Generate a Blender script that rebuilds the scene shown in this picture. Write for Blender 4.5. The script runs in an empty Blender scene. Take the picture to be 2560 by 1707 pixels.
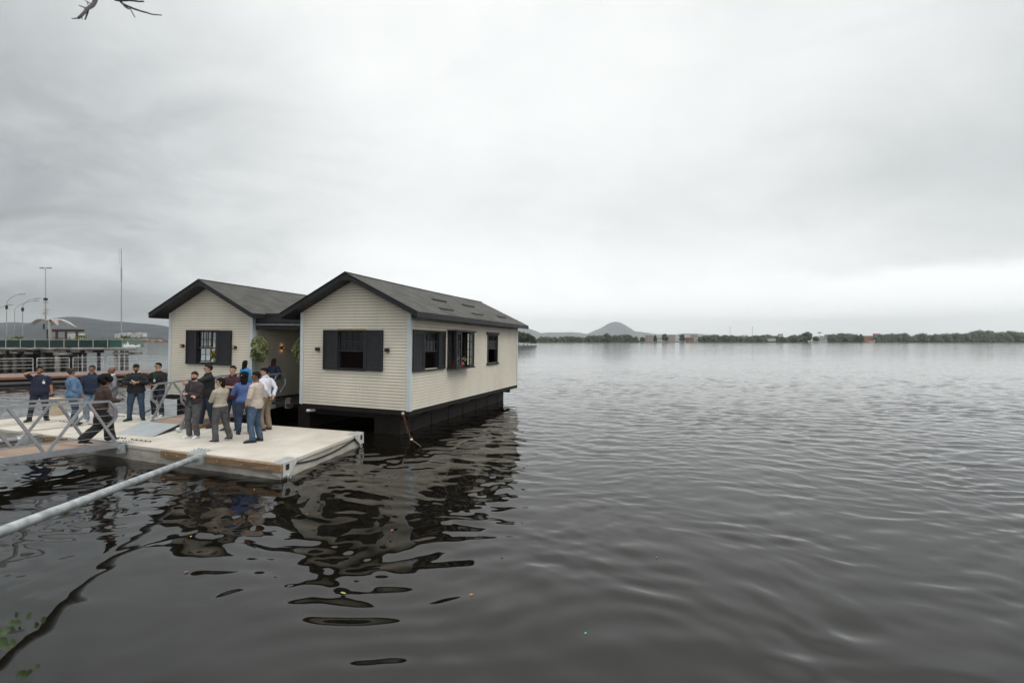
import bpy, bmesh, math, random
import numpy as np
from mathutils import Vector, Matrix, noise as mn
R = math.radians
random.seed(7); rng = np.random.default_rng(11)
scene = bpy.context.scene
COL = scene.collection

# ------------------------------------------------------------------ camera, world, sun, exposure
CAM_H = 2.84
FPX = 1138.0                      # focal length in pixels of the 2560 px wide photograph
cam_d = bpy.data.cameras.new("camera"); cam = bpy.data.objects.new("camera", cam_d); COL.objects.link(cam)
cam.location = (0, 0, CAM_H); cam.rotation_euler = (R(90), 0, 0)
cam_d.sensor_width = 36; cam_d.lens = FPX / 2560 * 36; cam_d.shift_y = -1 / 2560
cam_d.clip_start = 0.05; cam_d.clip_end = 30000
cam_d.dof.use_dof = True; cam_d.dof.focus_distance = 13; cam_d.dof.aperture_fstop = 2.8
scene.camera = cam

SUN_DIR = Vector((0.72, -0.50, 0.80)).normalized()      # towards the light
sun_el = math.asin(SUN_DIR.z); sun_az = math.atan2(SUN_DIR.x, SUN_DIR.y)
world = bpy.data.worlds.new("World"); scene.world = world; world.use_nodes = True
def build_world():
    nt = world.node_tree; N = nt.nodes; L = nt.links; N.clear()
    def n(t, **k):
        x = N.new(t)
        for a, b in k.items(): setattr(x, a, b)
        return x
    def m(op, a, b=None, c=None, clamp=False):
        x = n('ShaderNodeMath', operation=op, use_clamp=clamp)
        for i, v in enumerate((a, b, c)):
            if v is None: continue
            if isinstance(v, (int, float)): x.inputs[i].default_value = v
            else: L.new(v, x.inputs[i])
        return x.outputs[0]
    def ss(v, a, b):
        x = n('ShaderNodeMapRange', interpolation_type='SMOOTHSTEP')
        L.new(v, x.inputs['Value']); x.inputs['From Min'].default_value = a; x.inputs['From Max'].default_value = b
        return x.outputs[0]
    tc = n('ShaderNodeTexCoord'); sep = n('ShaderNodeSeparateXYZ'); L.new(tc.outputs['Generated'], sep.inputs[0])
    X, Y, Z = sep.outputs
    Zc = m('MAXIMUM', Z, 0.0)
    den = m('ADD', Zc, 0.30)
    px = m('DIVIDE', X, den); py = m('DIVIDE', Y, den)
    cmb = n('ShaderNodeCombineXYZ'); L.new(px, cmb.inputs[0]); L.new(py, cmb.inputs[1])
    def noi(scale, det, dist, rough=.5, sx=1, sy=1, off=(0, 0, 0)):
        mp = n('ShaderNodeMapping'); L.new(cmb.outputs[0], mp.inputs[0]); mp.inputs['Scale'].default_value = (sx, sy, 1)
        mp.inputs['Location'].default_value = off
        t = n('ShaderNodeTexNoise'); L.new(mp.outputs[0], t.inputs['Vector'])
        t.inputs['Scale'].default_value = scale; t.inputs['Detail'].default_value = det
        t.inputs['Distortion'].default_value = dist; t.inputs['Roughness'].default_value = rough
        return t.outputs[0]
    n1 = noi(0.75, 4, .6, .5, off=(3.1, 1.7, 0)); n2 = noi(2.3, 7, 1.0, .6, sx=.8, off=(7, 2, 0)); n3 = noi(6.5, 6, .6, .58, sx=.7)
    w1 = m('SUBTRACT', n1, .5); w2 = m('SUBTRACT', n2, .5); w3 = m('SUBTRACT', n3, .5)
    xw = m('ADD', X, m('MULTIPLY', w1, .34)); zw = m('ADD', Zc, m('MULTIPLY', w2, .10))
    zr = m('ADD', Zc, m('MULTIPLY', w3, .035))
    # broad dark cloud mass on the left, strongest at middle height
    left = m('SUBTRACT', 1.0, ss(xw, -0.82, -0.25))
    mid = m('MULTIPLY', ss(zw, .02, .20), m('SUBTRACT', 1.0, m('MULTIPLY', ss(zw, .34, .60), .62)))
    dark = m('MULTIPLY', left, m('ADD', m('MULTIPLY', mid, .38), .16))
    # lower-left cloud deck over the mountain
    ll = m('MULTIPLY', m('SUBTRACT', 1.0, ss(xw, -.62, -.36)), m('SUBTRACT', 1.0, ss(zw, .05, .11)))
    dark = m('ADD', dark, m('MULTIPLY', ll, .52))
    # grey veil right, and its lower edge over a bright strip
    right = ss(xw, .44, .82)
    edge = ss(zr, .100, .132)
    band = m('MULTIPLY', m('SUBTRACT', 1.0, ss(zr, .19, .42)), edge)
    dark = m('ADD', dark, m('MULTIPLY', m('MULTIPLY', right, edge), .27))
    dark = m('ADD', dark, m('MULTIPLY', m('MULTIPLY', ss(xw, -.02, .30), band), .07))
    # small scale streaks
    dark = m('ADD', dark, m('MULTIPLY', w2, m('ADD', .20, m('MULTIPLY', left, .42)))); dark = m('ADD', dark, m('MULTIPLY', w3, m('ADD', .10, m('MULTIPLY', left, .16))))
    hor = m('MULTIPLY', m('SUBTRACT', 1.0, ss(Zc, .03, .30)), m('ADD', m('MULTIPLY', ss(X, -.60, -.15), .42), -.05)); dark = m('SUBTRACT', dark, hor)
    b = m('SUBTRACT', 0.975, dark); b = m('ADD', b, m('MULTIPLY', m('MULTIPLY', ss(Z, .25, .5), m('SUBTRACT', 1.0, ss(m('ABSOLUTE', X), .05, .5))), .07))
    b = m('ADD', b, m('MULTIPLY', ss(Z, .62, .95), .95))          # overcast is brightest overhead
    b = m('MAXIMUM', b, .12)
    tint = n('ShaderNodeMix', data_type='RGBA'); L.new(m('MULTIPLY', dark, 1.5, clamp=True), tint.inputs[0])
    tint.inputs['A'].default_value = (0.985, 1.0, 0.995, 1); tint.inputs['B'].default_value = (0.90, 0.975, 1.0, 1)
    mul = n('ShaderNodeVectorMath', operation='SCALE'); L.new(tint.outputs['Result'], mul.inputs[0]); L.new(m('MULTIPLY', b, 10.0), mul.inputs['Scale'])
    sky = n('ShaderNodeTexSky', sky_type='NISHITA', sun_disc=False, sun_elevation=sun_el, sun_rotation=sun_az)
    mix = n('ShaderNodeMix', data_type='RGBA'); mix.inputs[0].default_value = 0.96
    L.new(sky.outputs[0], mix.inputs['A']); L.new(mul.outputs[0], mix.inputs['B'])
    bg = n('ShaderNodeBackground'); bg.inputs['Strength'].default_value = 0.1
    L.new(mix.outputs['Result'], bg.inputs['Color'])
    out = n('ShaderNodeOutputWorld'); L.new(bg.outputs[0], out.inputs[0])
build_world()
sl = bpy.data.lights.new("sun", 'SUN'); sl.energy = 0.85; sl.angle = R(25); sl.color = (1, .95, .88)
so = bpy.data.objects.new("sun", sl); COL.objects.link(so); so.location = (20, -20, 40)
so.rotation_euler = SUN_DIR.to_track_quat('Z', 'Y').to_euler()
vs = scene.view_settings; vs.view_transform = 'Standard'; vs.look = 'None'; vs.gamma = 1; vs.exposure = 0.0; vs.use_curve_mapping = False
cy = scene.cycles
cy.max_bounces = 8; cy.diffuse_bounces = 3; cy.glossy_bounces = 4; cy.transmission_bounces = 4; cy.transparent_max_bounces = 12
cy.volume_bounces = 0; cy.caustics_reflective = False; cy.caustics_refractive = False
cy.use_denoising = True

# ------------------------------------------------------------------ helpers
def at(px, py, z):
    """the point of the horizontal plane z seen at photo pixel px, py"""
    d = FPX * (CAM_H - z) / (py - 852.5)
    return Vector(((px - 1280) / FPX * d, d, z))
def atd(px, py, d):
    return Vector(((px - 1280) / FPX * d, d, CAM_H - (py - 852.5) / FPX * d))

def tag(o, label=None, cat=None, group=None, kind=None):
    if label: o['label'] = label
    if cat: o['category'] = cat
    if group: o['group'] = group
    if kind: o['kind'] = kind
    return o
def thing(name, label, cat, loc=(0, 0, 0), rz=0, group=None, rot=None):
    o = bpy.data.objects.new(name, None); COL.objects.link(o); o.empty_display_size = .1
    o.location = loc; o.rotation_euler = rot if rot is not None else (0, 0, rz)
    return tag(o, label, cat, group)

class MB:
    """collects shapes; build() links them as one mesh object"""
    def __init__(s): s.v = []; s.f = []; s.uv = []; s.M = None
    def add(s, vs, fs, uvs=None):
        k = len(s.v)
        if s.M is not None: vs = [s.M @ Vector(v) for v in vs]
        s.v += [tuple(v) for v in vs]; s.f += [tuple(i + k for i in f) for f in fs]
        s.uv += uvs if uvs else [None] * len(fs)
        return s
    def box(s, x0, x1, y0, y1, z0, z1):
        return s.hexa([(x0, y0, z0), (x1, y0, z0), (x1, y1, z0), (x0, y1, z0), (x0, y0, z1), (x1, y0, z1), (x1, y1, z1), (x0, y1, z1)])
    def hexa(s, p):
        return s.add(p, [(0, 3, 2, 1), (4, 5, 6, 7), (0, 1, 5, 4), (1, 2, 6, 5), (2, 3, 7, 6), (3, 0, 4, 7)])
    def prism(s, poly, d):
        """poly: 3D points of a planar outline, d: extrusion vector"""
        n = len(poly); d = Vector(d); a = [Vector(p) for p in poly]; b = [p + d for p in a]
        fs = [tuple(range(n))[::-1], tuple(range(n, 2 * n))] + [(i, (i + 1) % n, (i + 1) % n + n, i + n) for i in range(n)]
        return s.add(a + b, fs)
    def bar(s, a, b, w, h=None, up=(0, 0, 1)):
        """rectangular bar from a to b; w across, h along up"""
        a, b = Vector(a), Vector(b); h = h or w; t = (b - a).normalized(); u = Vector(up)
        if abs(t.dot(u)) > .98: u = Vector((0, 1, 0))
        x = t.cross(u).normalized(); y = x.cross(t).normalized(); x = x * w / 2; y = y * h / 2
        return s.hexa([a - x - y, a + x - y, b + x - y, b - x - y, a - x + y, a + x + y, b + x + y, b - x + y])
    def tube(s, pts, r, n=8, cap=True):
        pts = [Vector(p) for p in pts]; rs = r if isinstance(r, (list, tuple)) else [r] * len(pts)
        return s.loft([(p, q, q) for p, q in zip(pts, rs)], n, cap)
    def loft(s, rings, n=10, cap=True, side=None):
        """rings: (centre, rx, ry); rx lies along side (default: fixed world X as far as possible)"""
        P = [Vector(r[0]) for r in rings]; vs = []; prev = None
        for i, (c, rx, ry) in enumerate(rings):
            t = (P[min(i + 1, len(P) - 1)] - P[max(i - 1, 0)])
            t = t.normalized() if t.length > 1e-9 else Vector((0, 0, 1))
            x = Vector(side) if side is not None else (prev if prev is not None else (Vector((1, 0, 0)) if abs(t.x) < .9 else Vector((0, 0, 1))))
            x = (x - t * x.dot(t))
            x = x.normalized() if x.length > 1e-6 else t.orthogonal().normalized()
            prev = x; y = t.cross(x)
            for k in range(n):
                a = 2 * math.pi * k / n; vs.append(P[i] + x * (rx * math.cos(a)) + y * (ry * math.sin(a)))
        fs = []
        for i in range(len(P) - 1):
            for k in range(n):
                fs.append((i * n + k, i * n + (k + 1) % n, (i + 1) * n + (k + 1) % n, (i + 1) * n + k))
        if cap: fs += [tuple(range(n))[::-1], tuple(range((len(P) - 1) * n, len(P) * n))]
        return s.add(vs, fs)
    def ball(s, c, rx, ry=None, rz=None, n=10, m=7, rot=None):
        ry = ry or rx; rz = rz or rx; c = Vector(c); vs = [Vector((0, 0, -rz))]
        for i in range(1, m):
            a = math.pi * i / m - math.pi / 2
            for k in range(n):
                b = 2 * math.pi * k / n; vs.append(Vector((rx * math.cos(a) * math.cos(b), ry * math.cos(a) * math.sin(b), rz * math.sin(a))))
        vs.append(Vector((0, 0, rz))); fs = []
        for k in range(n):
            fs.append((0, 1 + (k + 1) % n, 1 + k)); fs.append((len(vs) - 1, 1 + (m - 2) * n + k, 1 + (m - 2) * n + (k + 1) % n))
        for i in range(m - 2):
            for k in range(n):
                a = 1 + i * n; fs.append((a + k, a + (k + 1) % n, a + n + (k + 1) % n, a + n + k))
        if rot is not None: vs = [rot @ v for v in vs]
        return s.add([c + v for v in vs], fs)
    def mesh(s, name):
        me = bpy.data.meshes.new(name); me.from_pydata(s.v, [], s.f); me.update()
        if any(u is not None for u in s.uv):
            l = me.uv_layers.new(name='UVMap').data
            for p, u in zip(me.polygons, s.uv):
                if u is None: continue
                for li, c in zip(p.loop_indices, u): l[li].uv = c
        return me
    def build(s, name, mat, parent=None, smooth=False, bevel=0, label=None):
        me = s.mesh(name); o = bpy.data.objects.new(name, me); COL.objects.link(o); me.materials.append(mat)
        if parent is not None: o.parent = parent
        if smooth:
            me.polygons.foreach_set('use_smooth', [True] * len(me.polygons))
        if bevel:
            b = o.modifiers.new('b', 'BEVEL'); b.width = bevel; b.segments = 1; b.limit_method = 'ANGLE'
        if label: o['label'] = label
        return o

def copy_tree(o, parent=None):
    kids = list(o.children); c = o.copy(); COL.objects.link(c); c.parent = parent
    for k in kids: copy_tree(k, c)
    return c

# ------------------------------------------------------------------ materials
def mat(name, col, rough=.6, var=.12, vscale=3.0, bump=0.0, bscale=30.0, metal=0, spec=.5, stretch=(1, 1, 1), col2=None, alt=None, detail=4, emit=None):
    """principled with a noisy colour and an optional fine bump; col2 is a stain colour mixed in patches"""
    m = bpy.data.materials.new(name); m.use_nodes = True; nt = m.node_tree; N = nt.nodes; L = nt.links
    p = N['Principled BSDF']; p.inputs['Roughness'].default_value = rough; p.inputs['Metallic'].default_value = metal
    p.inputs['Specular IOR Level'].default_value = spec
    tc = N.new('ShaderNodeTexCoord'); mp = N.new('ShaderNodeMapping'); mp.inputs['Scale'].default_value = stretch
    L.new(tc.outputs['Object'], mp.inputs[0])
    t = N.new('ShaderNodeTexNoise'); t.inputs['Scale'].default_value = vscale; t.inputs['Detail'].default_value = detail; t.inputs['Roughness'].default_value = .6
    L.new(mp.outputs[0], t.inputs['Vector'])
    r = N.new('ShaderNodeValToRGB'); e = r.color_ramp.elements
    c = np.array(col[:3]); a = c * (1 - var); b = np.minimum(c * (1 + var), 1)
    if col2 is not None: a = np.array(col2[:3])
    e[0].position = .33; e[1].position = .67; e[0].color = (*a, 1); e[1].color = (*b, 1)
    L.new(t.outputs[0], r.inputs[0]); L.new(r.outputs[0], p.inputs['Base Color'])
    if bump:
        t2 = N.new('ShaderNodeTexNoise'); t2.inputs['Scale'].default_value = bscale; t2.inputs['Detail'].default_value = 4
        L.new(mp.outputs[0], t2.inputs['Vector'])
        bp = N.new('ShaderNodeBump'); bp.inputs['Distance'].default_value = bump; bp.inputs['Strength'].default_value = .8
        L.new(t2.outputs[0], bp.inputs['Height']); L.new(bp.outputs[0], p.inputs['Normal'])
    if emit:
        p.inputs['Emission Color'].default_value = (*emit[0], 1); p.inputs['Emission Strength'].default_value = emit[1]
    return m
M = {}
M['siding'] = mat('siding_vinyl', (.665, .62, .52), .6, .09, .9, stretch=(1, 1, .4), bump=.0008, bscale=40)
M['cornerpost'] = mat('corner_post', (.60, .65, .66), .4, .05)
M['black'] = mat('black_paint', (.012, .012, .014), .55, .25, 4, bump=.001, bscale=60)
M['shutter'] = mat('shutter_paint', (.0165, .0165, .021), .6, .2, 6, bump=.001, bscale=70)
M['hull'] = mat('hull_steel', (.009, .0085, .009), .6, .3, 3.0, bump=.004, bscale=8, spec=.25, col2=(.022, .015, .012), stretch=(2, 2, .45))
M['darkwood'] = mat('dark_timber', (.020, .017, .015), .8, .3, 5, bump=.003)
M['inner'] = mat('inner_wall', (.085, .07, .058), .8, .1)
M['foam'] = mat('yellow_foam', (.62, .42, .12), .8, .15, 8, bump=.004)
M['concrete'] = mat('platform_concrete_top', (.60, .57, .505), .85, .08, 1.1, bump=.002, bscale=60, col2=(.50, .445, .37), detail=7)
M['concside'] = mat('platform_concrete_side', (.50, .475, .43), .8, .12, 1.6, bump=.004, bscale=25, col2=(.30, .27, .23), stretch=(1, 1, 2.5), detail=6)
M['bracket'] = mat('bracket_steel', (.52, .52, .49), .6, .15, 6, metal=.0, bump=.001)
M['galv'] = mat('galvanised_steel', (.44, .47, .48), .5, .30, 6, metal=.45, bump=.0006, bscale=50)
M['gang'] = mat('gangway_aluminium', (.33, .34, .36), .42, .1, 5, metal=.5)
M['cable'] = mat('steel_cable', (.36, .33, .30), .4, .1, metal=.5)
M['plate'] = mat('ramp_plate', (.47, .51, .52), .42, .10, 2.5, metal=.35, bump=.001, bscale=30)
M['timber'] = mat('raw_timber', (.245, .165, .10), .75, .3, 2.2, stretch=(1, 1, 9), bump=.003, bscale=14, col2=(.17, .10, .05))
M['rust'] = mat('rusty_iron', (.12, .045, .028), .85, .35, 18, bump=.004, bscale=60)
M['rope'] = mat('rope', (.30, .24, .15), .9, .2, 30)
M['rubber'] = mat('black_rubber', (.012, .012, .013), .5, .2)
M['white'] = mat('white_plastic', (.72, .72, .70), .45, .06)
M['leaf'] = mat('climber_leaves', (.24, .25, .11), .6, .3, 14, col2=(.035, .065, .02))
M['leafdk'] = mat('shrub_leaves', (.075, .14, .03), .6, .3, 9, col2=(.03, .06, .012))
M['twig'] = mat('twig_bark', (.035, .022, .028), .8, .2, 20)
M['mangrove'] = mat('mangrove_leaves', (.062, .082, .036), .7, .3, .16, col2=(.020, .032, .016), detail=7)
M['trunk'] = mat('tree_bark', (.07, .055, .04), .9, .3, 6)
M['pierconc'] = mat('pier_concrete', (.34, .32, .29), .85, .2, .9, col2=(.10, .09, .08), bump=.01, bscale=6, detail=8)
M['pile'] = mat('pier_pile', (.17, .15, .13), .85, .2, 1.0, col2=(.05, .042, .036), bump=.01, bscale=6, detail=6)
M['pergola'] = mat('pergola_timber', (.060, .030, .025), .7, .25, 3)
M['lamp'] = mat('lamp_post_paint', (.30, .31, .31), .5, .12)
M['canopy'] = mat('canopy_metal', (.45, .44, .41), .5, .12, 1.5)
M['fender_red'] = mat('boardwalk_edge', (.22, .085, .05), .7, .2, 2)
M['pink'] = mat('petal_pink', (.34, .27, .25), .5, .1)

def wood_deck(name, col, plank=.14, axis='X', dark=.55):
    m = bpy.data.materials.new(name); m.use_nodes = True; nt = m.node_tree; N = nt.nodes; L = nt.links
    p = N['Principled BSDF']; p.inputs['Roughness'].default_value = .7
    tc = N.new('ShaderNodeTexCoord'); sep = N.new('ShaderNodeSeparateXYZ'); L.new(tc.outputs['UV'], sep.inputs[0])
    mul = N.new('ShaderNodeMath'); mul.operation = 'MULTIPLY'; mul.inputs[1].default_value = 1 / plank
    L.new(sep.outputs[0 if axis == 'X' else 1], mul.inputs[0])
    fr = N.new('ShaderNodeMath'); fr.operation = 'FRACT'; L.new(mul.outputs[0], fr.inputs[0])
    fl = N.new('ShaderNodeMath'); fl.operation = 'FLOOR'; L.new(mul.outputs[0], fl.inputs[0])
    wn = N.new('ShaderNodeTexWhiteNoise'); wn.noise_dimensions = '1D'; L.new(fl.outputs[0], wn.inputs['W'])
    gap = N.new('ShaderNodeMath'); gap.operation = 'GREATER_THAN'; gap.inputs[1].default_value = .93; L.new(fr.outputs[0], gap.inputs[0])
    nz = N.new('ShaderNodeTexNoise'); nz.inputs['Scale'].default_value = 4; nz.inputs['Detail'].default_value = 5
    mp = N.new('ShaderNodeMapping'); mp.inputs['Scale'].default_value = (6, 1, 1) if axis == 'X' else (1, 6, 1)
    L.new(tc.outputs['UV'], mp.inputs[0]); L.new(mp.outputs[0], nz.inputs['Vector'])
    a = N.new('ShaderNodeMath'); a.operation = 'MULTIPLY_ADD'; a.inputs[1].default_value = .35; a.inputs[2].default_value = .62; L.new(wn.outputs[0], a.inputs[0])
    b = N.new('ShaderNodeMath'); b.operation = 'MULTIPLY_ADD'; b.inputs[1].default_value = .5; L.new(nz.outputs[0], b.inputs[0]); L.new(a.outputs[0], b.inputs[2])
    g = N.new('ShaderNodeMath'); g.operation = 'MULTIPLY_ADD'; g.inputs[1].default_value = -dark; L.new(gap.outputs[0], g.inputs[0]); L.new(b.outputs[0], g.inputs[2])
    sc = N.new('ShaderNodeVectorMath'); sc.operation = 'SCALE'; sc.inputs[0].default_value = col; L.new(g.outputs[0], sc.inputs['Scale'])
    L.new(sc.outputs[0], p.inputs['Base Color']); return m
M['deck'] = wood_deck('gangway_planks', (.33, .235, .17), .14, 'Y')
M['boardwalk'] = wood_deck('boardwalk_planks', (.19, .135, .115), .16, 'X')

def shingle_mat():
    m = bpy.data.materials.new('roof_shingles'); m.use_nodes = True; nt = m.node_tree; N = nt.nodes; L = nt.links
    p = N['Principled BSDF']; p.inputs['Roughness'].default_value = .85
    tc = N.new('ShaderNodeTexCoord'); b = N.new('ShaderNodeTexBrick'); L.new(tc.outputs['UV'], b.inputs['Vector'])
    b.inputs['Color1'].default_value = (.088, .085, .074, 1); b.inputs['Color2'].default_value = (.066, .064, .057, 1); b.inputs['Mortar'].default_value = (.030, .029, .027, 1)
    b.inputs['Scale'].default_value = 1; b.inputs['Mortar Size'].default_value = .006; b.inputs['Brick Width'].default_value = .30; b.inputs['Row Height'].default_value = .115
    nz = N.new('ShaderNodeTexNoise'); nz.inputs['Scale'].default_value = 1.3; nz.inputs['Detail'].default_value = 8; L.new(tc.outputs['UV'], nz.inputs['Vector'])
    mr = N.new('ShaderNodeMapRange'); mr.inputs['From Min'].default_value = .3; mr.inputs['From Max'].default_value = .7; mr.inputs['To Min'].default_value = .66; mr.inputs['To Max'].default_value = 1.28
    L.new(nz.outputs[0], mr.inputs[0]); s = N.new('ShaderNodeVectorMath'); s.operation = 'SCALE'; L.new(b.outputs[0], s.inputs[0]); L.new(mr.outputs[0], s.inputs['Scale'])
    L.new(s.outputs[0], p.inputs['Base Color'])
    bp = N.new('ShaderNodeBump'); bp.inputs['Distance'].default_value = .006; bp.inputs['Strength'].default_value = .7; bp.invert = True
    L.new(b.outputs['Fac'], bp.inputs['Height']); L.new(bp.outputs[0], p.inputs['Normal']); return m
M['shingle'] = shingle_mat()
def glass_mat(name, tint=(1, 1, 1), ior=1.5, rough=.0, opaque=0.0, body=(.1, .3, .27)):
    m = bpy.data.materials.new(name); m.use_nodes = True; nt = m.node_tree; N = nt.nodes; L = nt.links; N.clear()
    o = N.new('ShaderNodeOutputMaterial'); mx = N.new('ShaderNodeMixShader'); f = N.new('ShaderNodeFresnel'); f.inputs[0].default_value = ior
    tr = N.new('ShaderNodeBsdfTransparent'); tr.inputs[0].default_value = (*tint, 1); g = N.new('ShaderNodeBsdfGlossy'); g.inputs['Roughness'].default_value = rough
    base = tr.outputs[0]
    if opaque:
        d = N.new('ShaderNodeBsdfDiffuse'); d.inputs[0].default_value = (*body, 1); m2 = N.new('ShaderNodeMixShader'); m2.inputs[0].default_value = opaque
        L.new(tr.outputs[0], m2.inputs[1]); L.new(d.outputs[0], m2.inputs[2]); base = m2.outputs[0]
    nz = N.new('ShaderNodeTexNoise'); nz.inputs['Scale'].default_value = 1.5; bp = N.new('ShaderNodeBump'); bp.inputs['Distance'].default_value = .01; bp.inputs['Strength'].default_value = .3
    tc = N.new('ShaderNodeTexCoord'); L.new(tc.outputs['Object'], nz.inputs['Vector']); L.new(nz.outputs[0], bp.inputs['Height']); L.new(bp.outputs[0], g.inputs['Normal'])
    L.new(f.outputs[0], mx.inputs[0]); L.new(base, mx.inputs[1]); L.new(g.outputs[0], mx.inputs[2]); L.new(mx.outputs[0], o.inputs[0]); return m
M['glass'] = glass_mat('window_glass', (.92, .95, .95), 1.6)
M['pierglass'] = glass_mat('green_rail_glass', (.42, .62, .58), 1.5, 0, .25, (.095, .185, .17))
def solid(name, col, rough=.7, var=.1, **k):
    if name not in M: M[name] = mat(name, col, rough, var, **k)
    return M[name]

# ------------------------------------------------------------------ water
def build_water():
    m = bpy.data.materials.new('lagoon_water'); m.use_nodes = True; nt = m.node_tree; N = nt.nodes; L = nt.links
    p = N['Principled BSDF']; p.inputs['Base Color'].default_value = (.0060, .0050, .0032, 1); p.inputs['Roughness'].default_value = .025
    p.inputs['IOR'].default_value = 1.50
    g = N.new('ShaderNodeNewGeometry'); prev = None
    for i, (sx, sy, sc, dist, dt) in enumerate(((.55, 1, 7.5, .0024, 3), (.38, 1, 1.7, .008, 3))):
        mp = N.new('ShaderNodeMapping'); mp.inputs['Scale'].default_value = (sx, sy, 1); mp.inputs['Rotation'].default_value = (0, 0, R(9 + 8 * i))
        L.new(g.outputs['Position'], mp.inputs[0])
        t = N.new('ShaderNodeTexNoise'); t.inputs['Scale'].default_value = sc; t.inputs['Detail'].default_value = dt; t.inputs['Distortion'].default_value = .3; t.inputs['Roughness'].default_value = .45
        L.new(mp.outputs[0], t.inputs['Vector'])
        # wind patches: ripples grow away from the sheltered water by the platform
        mp2 = N.new('ShaderNodeMapping'); mp2.inputs['Scale'].default_value = (.03, .08, 1); L.new(g.outputs['Position'], mp2.inputs[0])
        t2 = N.new('ShaderNodeTexNoise'); t2.inputs['Scale'].default_value = 1; t2.inputs['Detail'].default_value = 3; L.new(mp2.outputs[0], t2.inputs['Vector'])
        sep = N.new('ShaderNodeSeparateXYZ'); L.new(g.outputs['Position'], sep.inputs[0])
        mr = N.new('ShaderNodeMapRange'); mr.interpolation_type = 'SMOOTHSTEP'; L.new(sep.outputs[1], mr.inputs[0])
        mr.inputs['From Min'].default_value = 6 if i == 0 else 9; mr.inputs['From Max'].default_value = 26 if i == 0 else 40
        mr.inputs['To Min'].default_value = .18 if i == 0 else 0.0; mr.inputs['To Max'].default_value = 1.0
        k = N.new('ShaderNodeMath'); k.operation = 'MULTIPLY'; L.new(mr.outputs[0], k.inputs[0])
        k2 = N.new('ShaderNodeMapRange'); k2.inputs['From Min'].default_value = .3; k2.inputs['From Max'].default_value = .7; k2.inputs['To Min'].default_value = .55; k2.inputs['To Max'].default_value = 1.25
        L.new(t2.outputs[0], k2.inputs[0]); L.new(k2.outputs[0], k.inputs[1])
        h = N.new('ShaderNodeMath'); h.operation = 'MULTIPLY'; L.new(t.outputs[0], h.inputs[0]); L.new(k.outputs[0], h.inputs[1])
        b = N.new('ShaderNodeBump'); b.inputs['Distance'].default_value = dist; b.inputs['Strength'].default_value = 1
        L.new(h.outputs[0], b.inputs['Height'])
        if prev: L.new(prev, b.inputs['Normal'])
        prev = b.outputs[0]
    L.new(prev, p.inputs['Normal'])
    rg = N.new('ShaderNodeMapRange'); L.new(sep.outputs[1], rg.inputs[0]); rg.inputs['From Min'].default_value = 14; rg.inputs['From Max'].default_value = 110; rg.inputs['To Min'].default_value = .02; rg.inputs['To Max'].default_value = .085
    L.new(rg.outputs[0], p.inputs['Roughness'])      # unresolved wind ripples of the open lagoon
    M['water'] = m
    # graded grid: fine near the shore, wide towards the horizon
    rows = [1.6]
    while rows[-1] < 300: rows.append(rows[-1] * 1.0042 + .001)
    while rows[-1] < 13000: rows.append(rows[-1] * 1.12)
    ys = np.array(rows); nx = 860
    t = np.linspace(-1, 1, nx); t = np.sign(t) * (np.abs(t) ** 1.0) * 1.75
    Y = np.repeat(ys[:, None], nx, 1); X = t[None, :] * (Y + 1.5)
    sp = np.maximum(np.gradient(ys)[:, None], 3.5 / nx * (Y + 1.5) * .6)
    Z = np.zeros_like(X)
    lr = np.random.default_rng(5)
    wx = X + .22 * np.sin(.9 * Y + .5 * X) + .15 * np.sin(2.1 * X - 1.3 * Y); wy = Y + .20 * np.sin(.8 * X - .6 * Y + 1) + .12 * np.sin(1.9 * Y + 1.7 * X)
    shel = 1 / (1 + np.exp(-(X + .15 * Y - 1.5) / 2.2))      # open water is livelier than the sheltered side
    far = np.clip((Y - 7) / 16, 0, 1)
    act = .68 + .43 * shel + .45 * far * (.6 + .4 * shel)
    mod = 1 + .30 * np.sin(.21 * X + .37 * Y) * np.sin(.33 * X - .19 * Y + 2)
    nw = 84; dmain = R(72)
    for i in range(nw):
        lam = .17 * (1.0 / .17) ** (lr.random() ** .85) if i > 7 else 1.3 + 3.5 * lr.random()
        spread = (.42 if i % 3 else .85) if lam < .9 else .5
        th = dmain + lr.normal() * spread
        k = 2 * math.pi / lam
        s = .0116 * (1.0 if lam > .30 else (lam / .30) ** .6) * (1 if lam < .7 else (.7 / lam) ** 1.5)
        a = s / k * (.6 + .8 * lr.random())
        fade = np.clip(lam / sp / 3.0 - .6, 0, 1)
        amp = (act if lam < 1.2 else (.8 + .2 * act)) * (np.clip((Y - 3.0) / 6.0, .12, 1.0) if lam < .34 else 1)
        Z += a * fade * amp * mod * np.sin(k * (math.cos(th) * wx + math.sin(th) * wy) + lr.random() * 6.28)
    nr = len(ys)
    V = np.stack([X, Y, Z], -1).reshape(-1, 3).astype(np.float32)
    i = (np.arange(nr - 1)[:, None] * nx + np.arange(nx - 1)[None, :]).ravel()
    F = np.stack([i, i + 1, i + nx + 1, i + nx], 1).astype(np.int32)
    # water behind and beside the camera, flat
    ex = np.array([(-9000, -9000, -.004), (9000, -9000, -.004), (9000, 1.6, -.004), (-9000, 1.6, -.004),
                   (-1.75 * 3.1, 1.6, -.004), (1.75 * 3.1, 1.6, -.004), (1.75 * (ys[-1] + 1.5), ys[-1], 0), (-1.75 * (ys[-1] + 1.5), ys[-1], 0)], np.float32)
    nv = len(V); V = np.vstack([V, ex])
    F = np.vstack([F, [[nv, nv + 1, nv + 2, nv + 3], [nv + 5, nv + 2, nv + 6, nv + 6], [nv + 3, nv + 4, nv + 7, nv + 7]]])[:-2]
    F2 = F.astype(np.int32)
    me = bpy.data.meshes.new('water'); me.vertices.add(len(V)); me.vertices.foreach_set('co', V.ravel())
    me.loops.add(F2.size); me.loops.foreach_set('vertex_index', F2.ravel())
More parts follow.
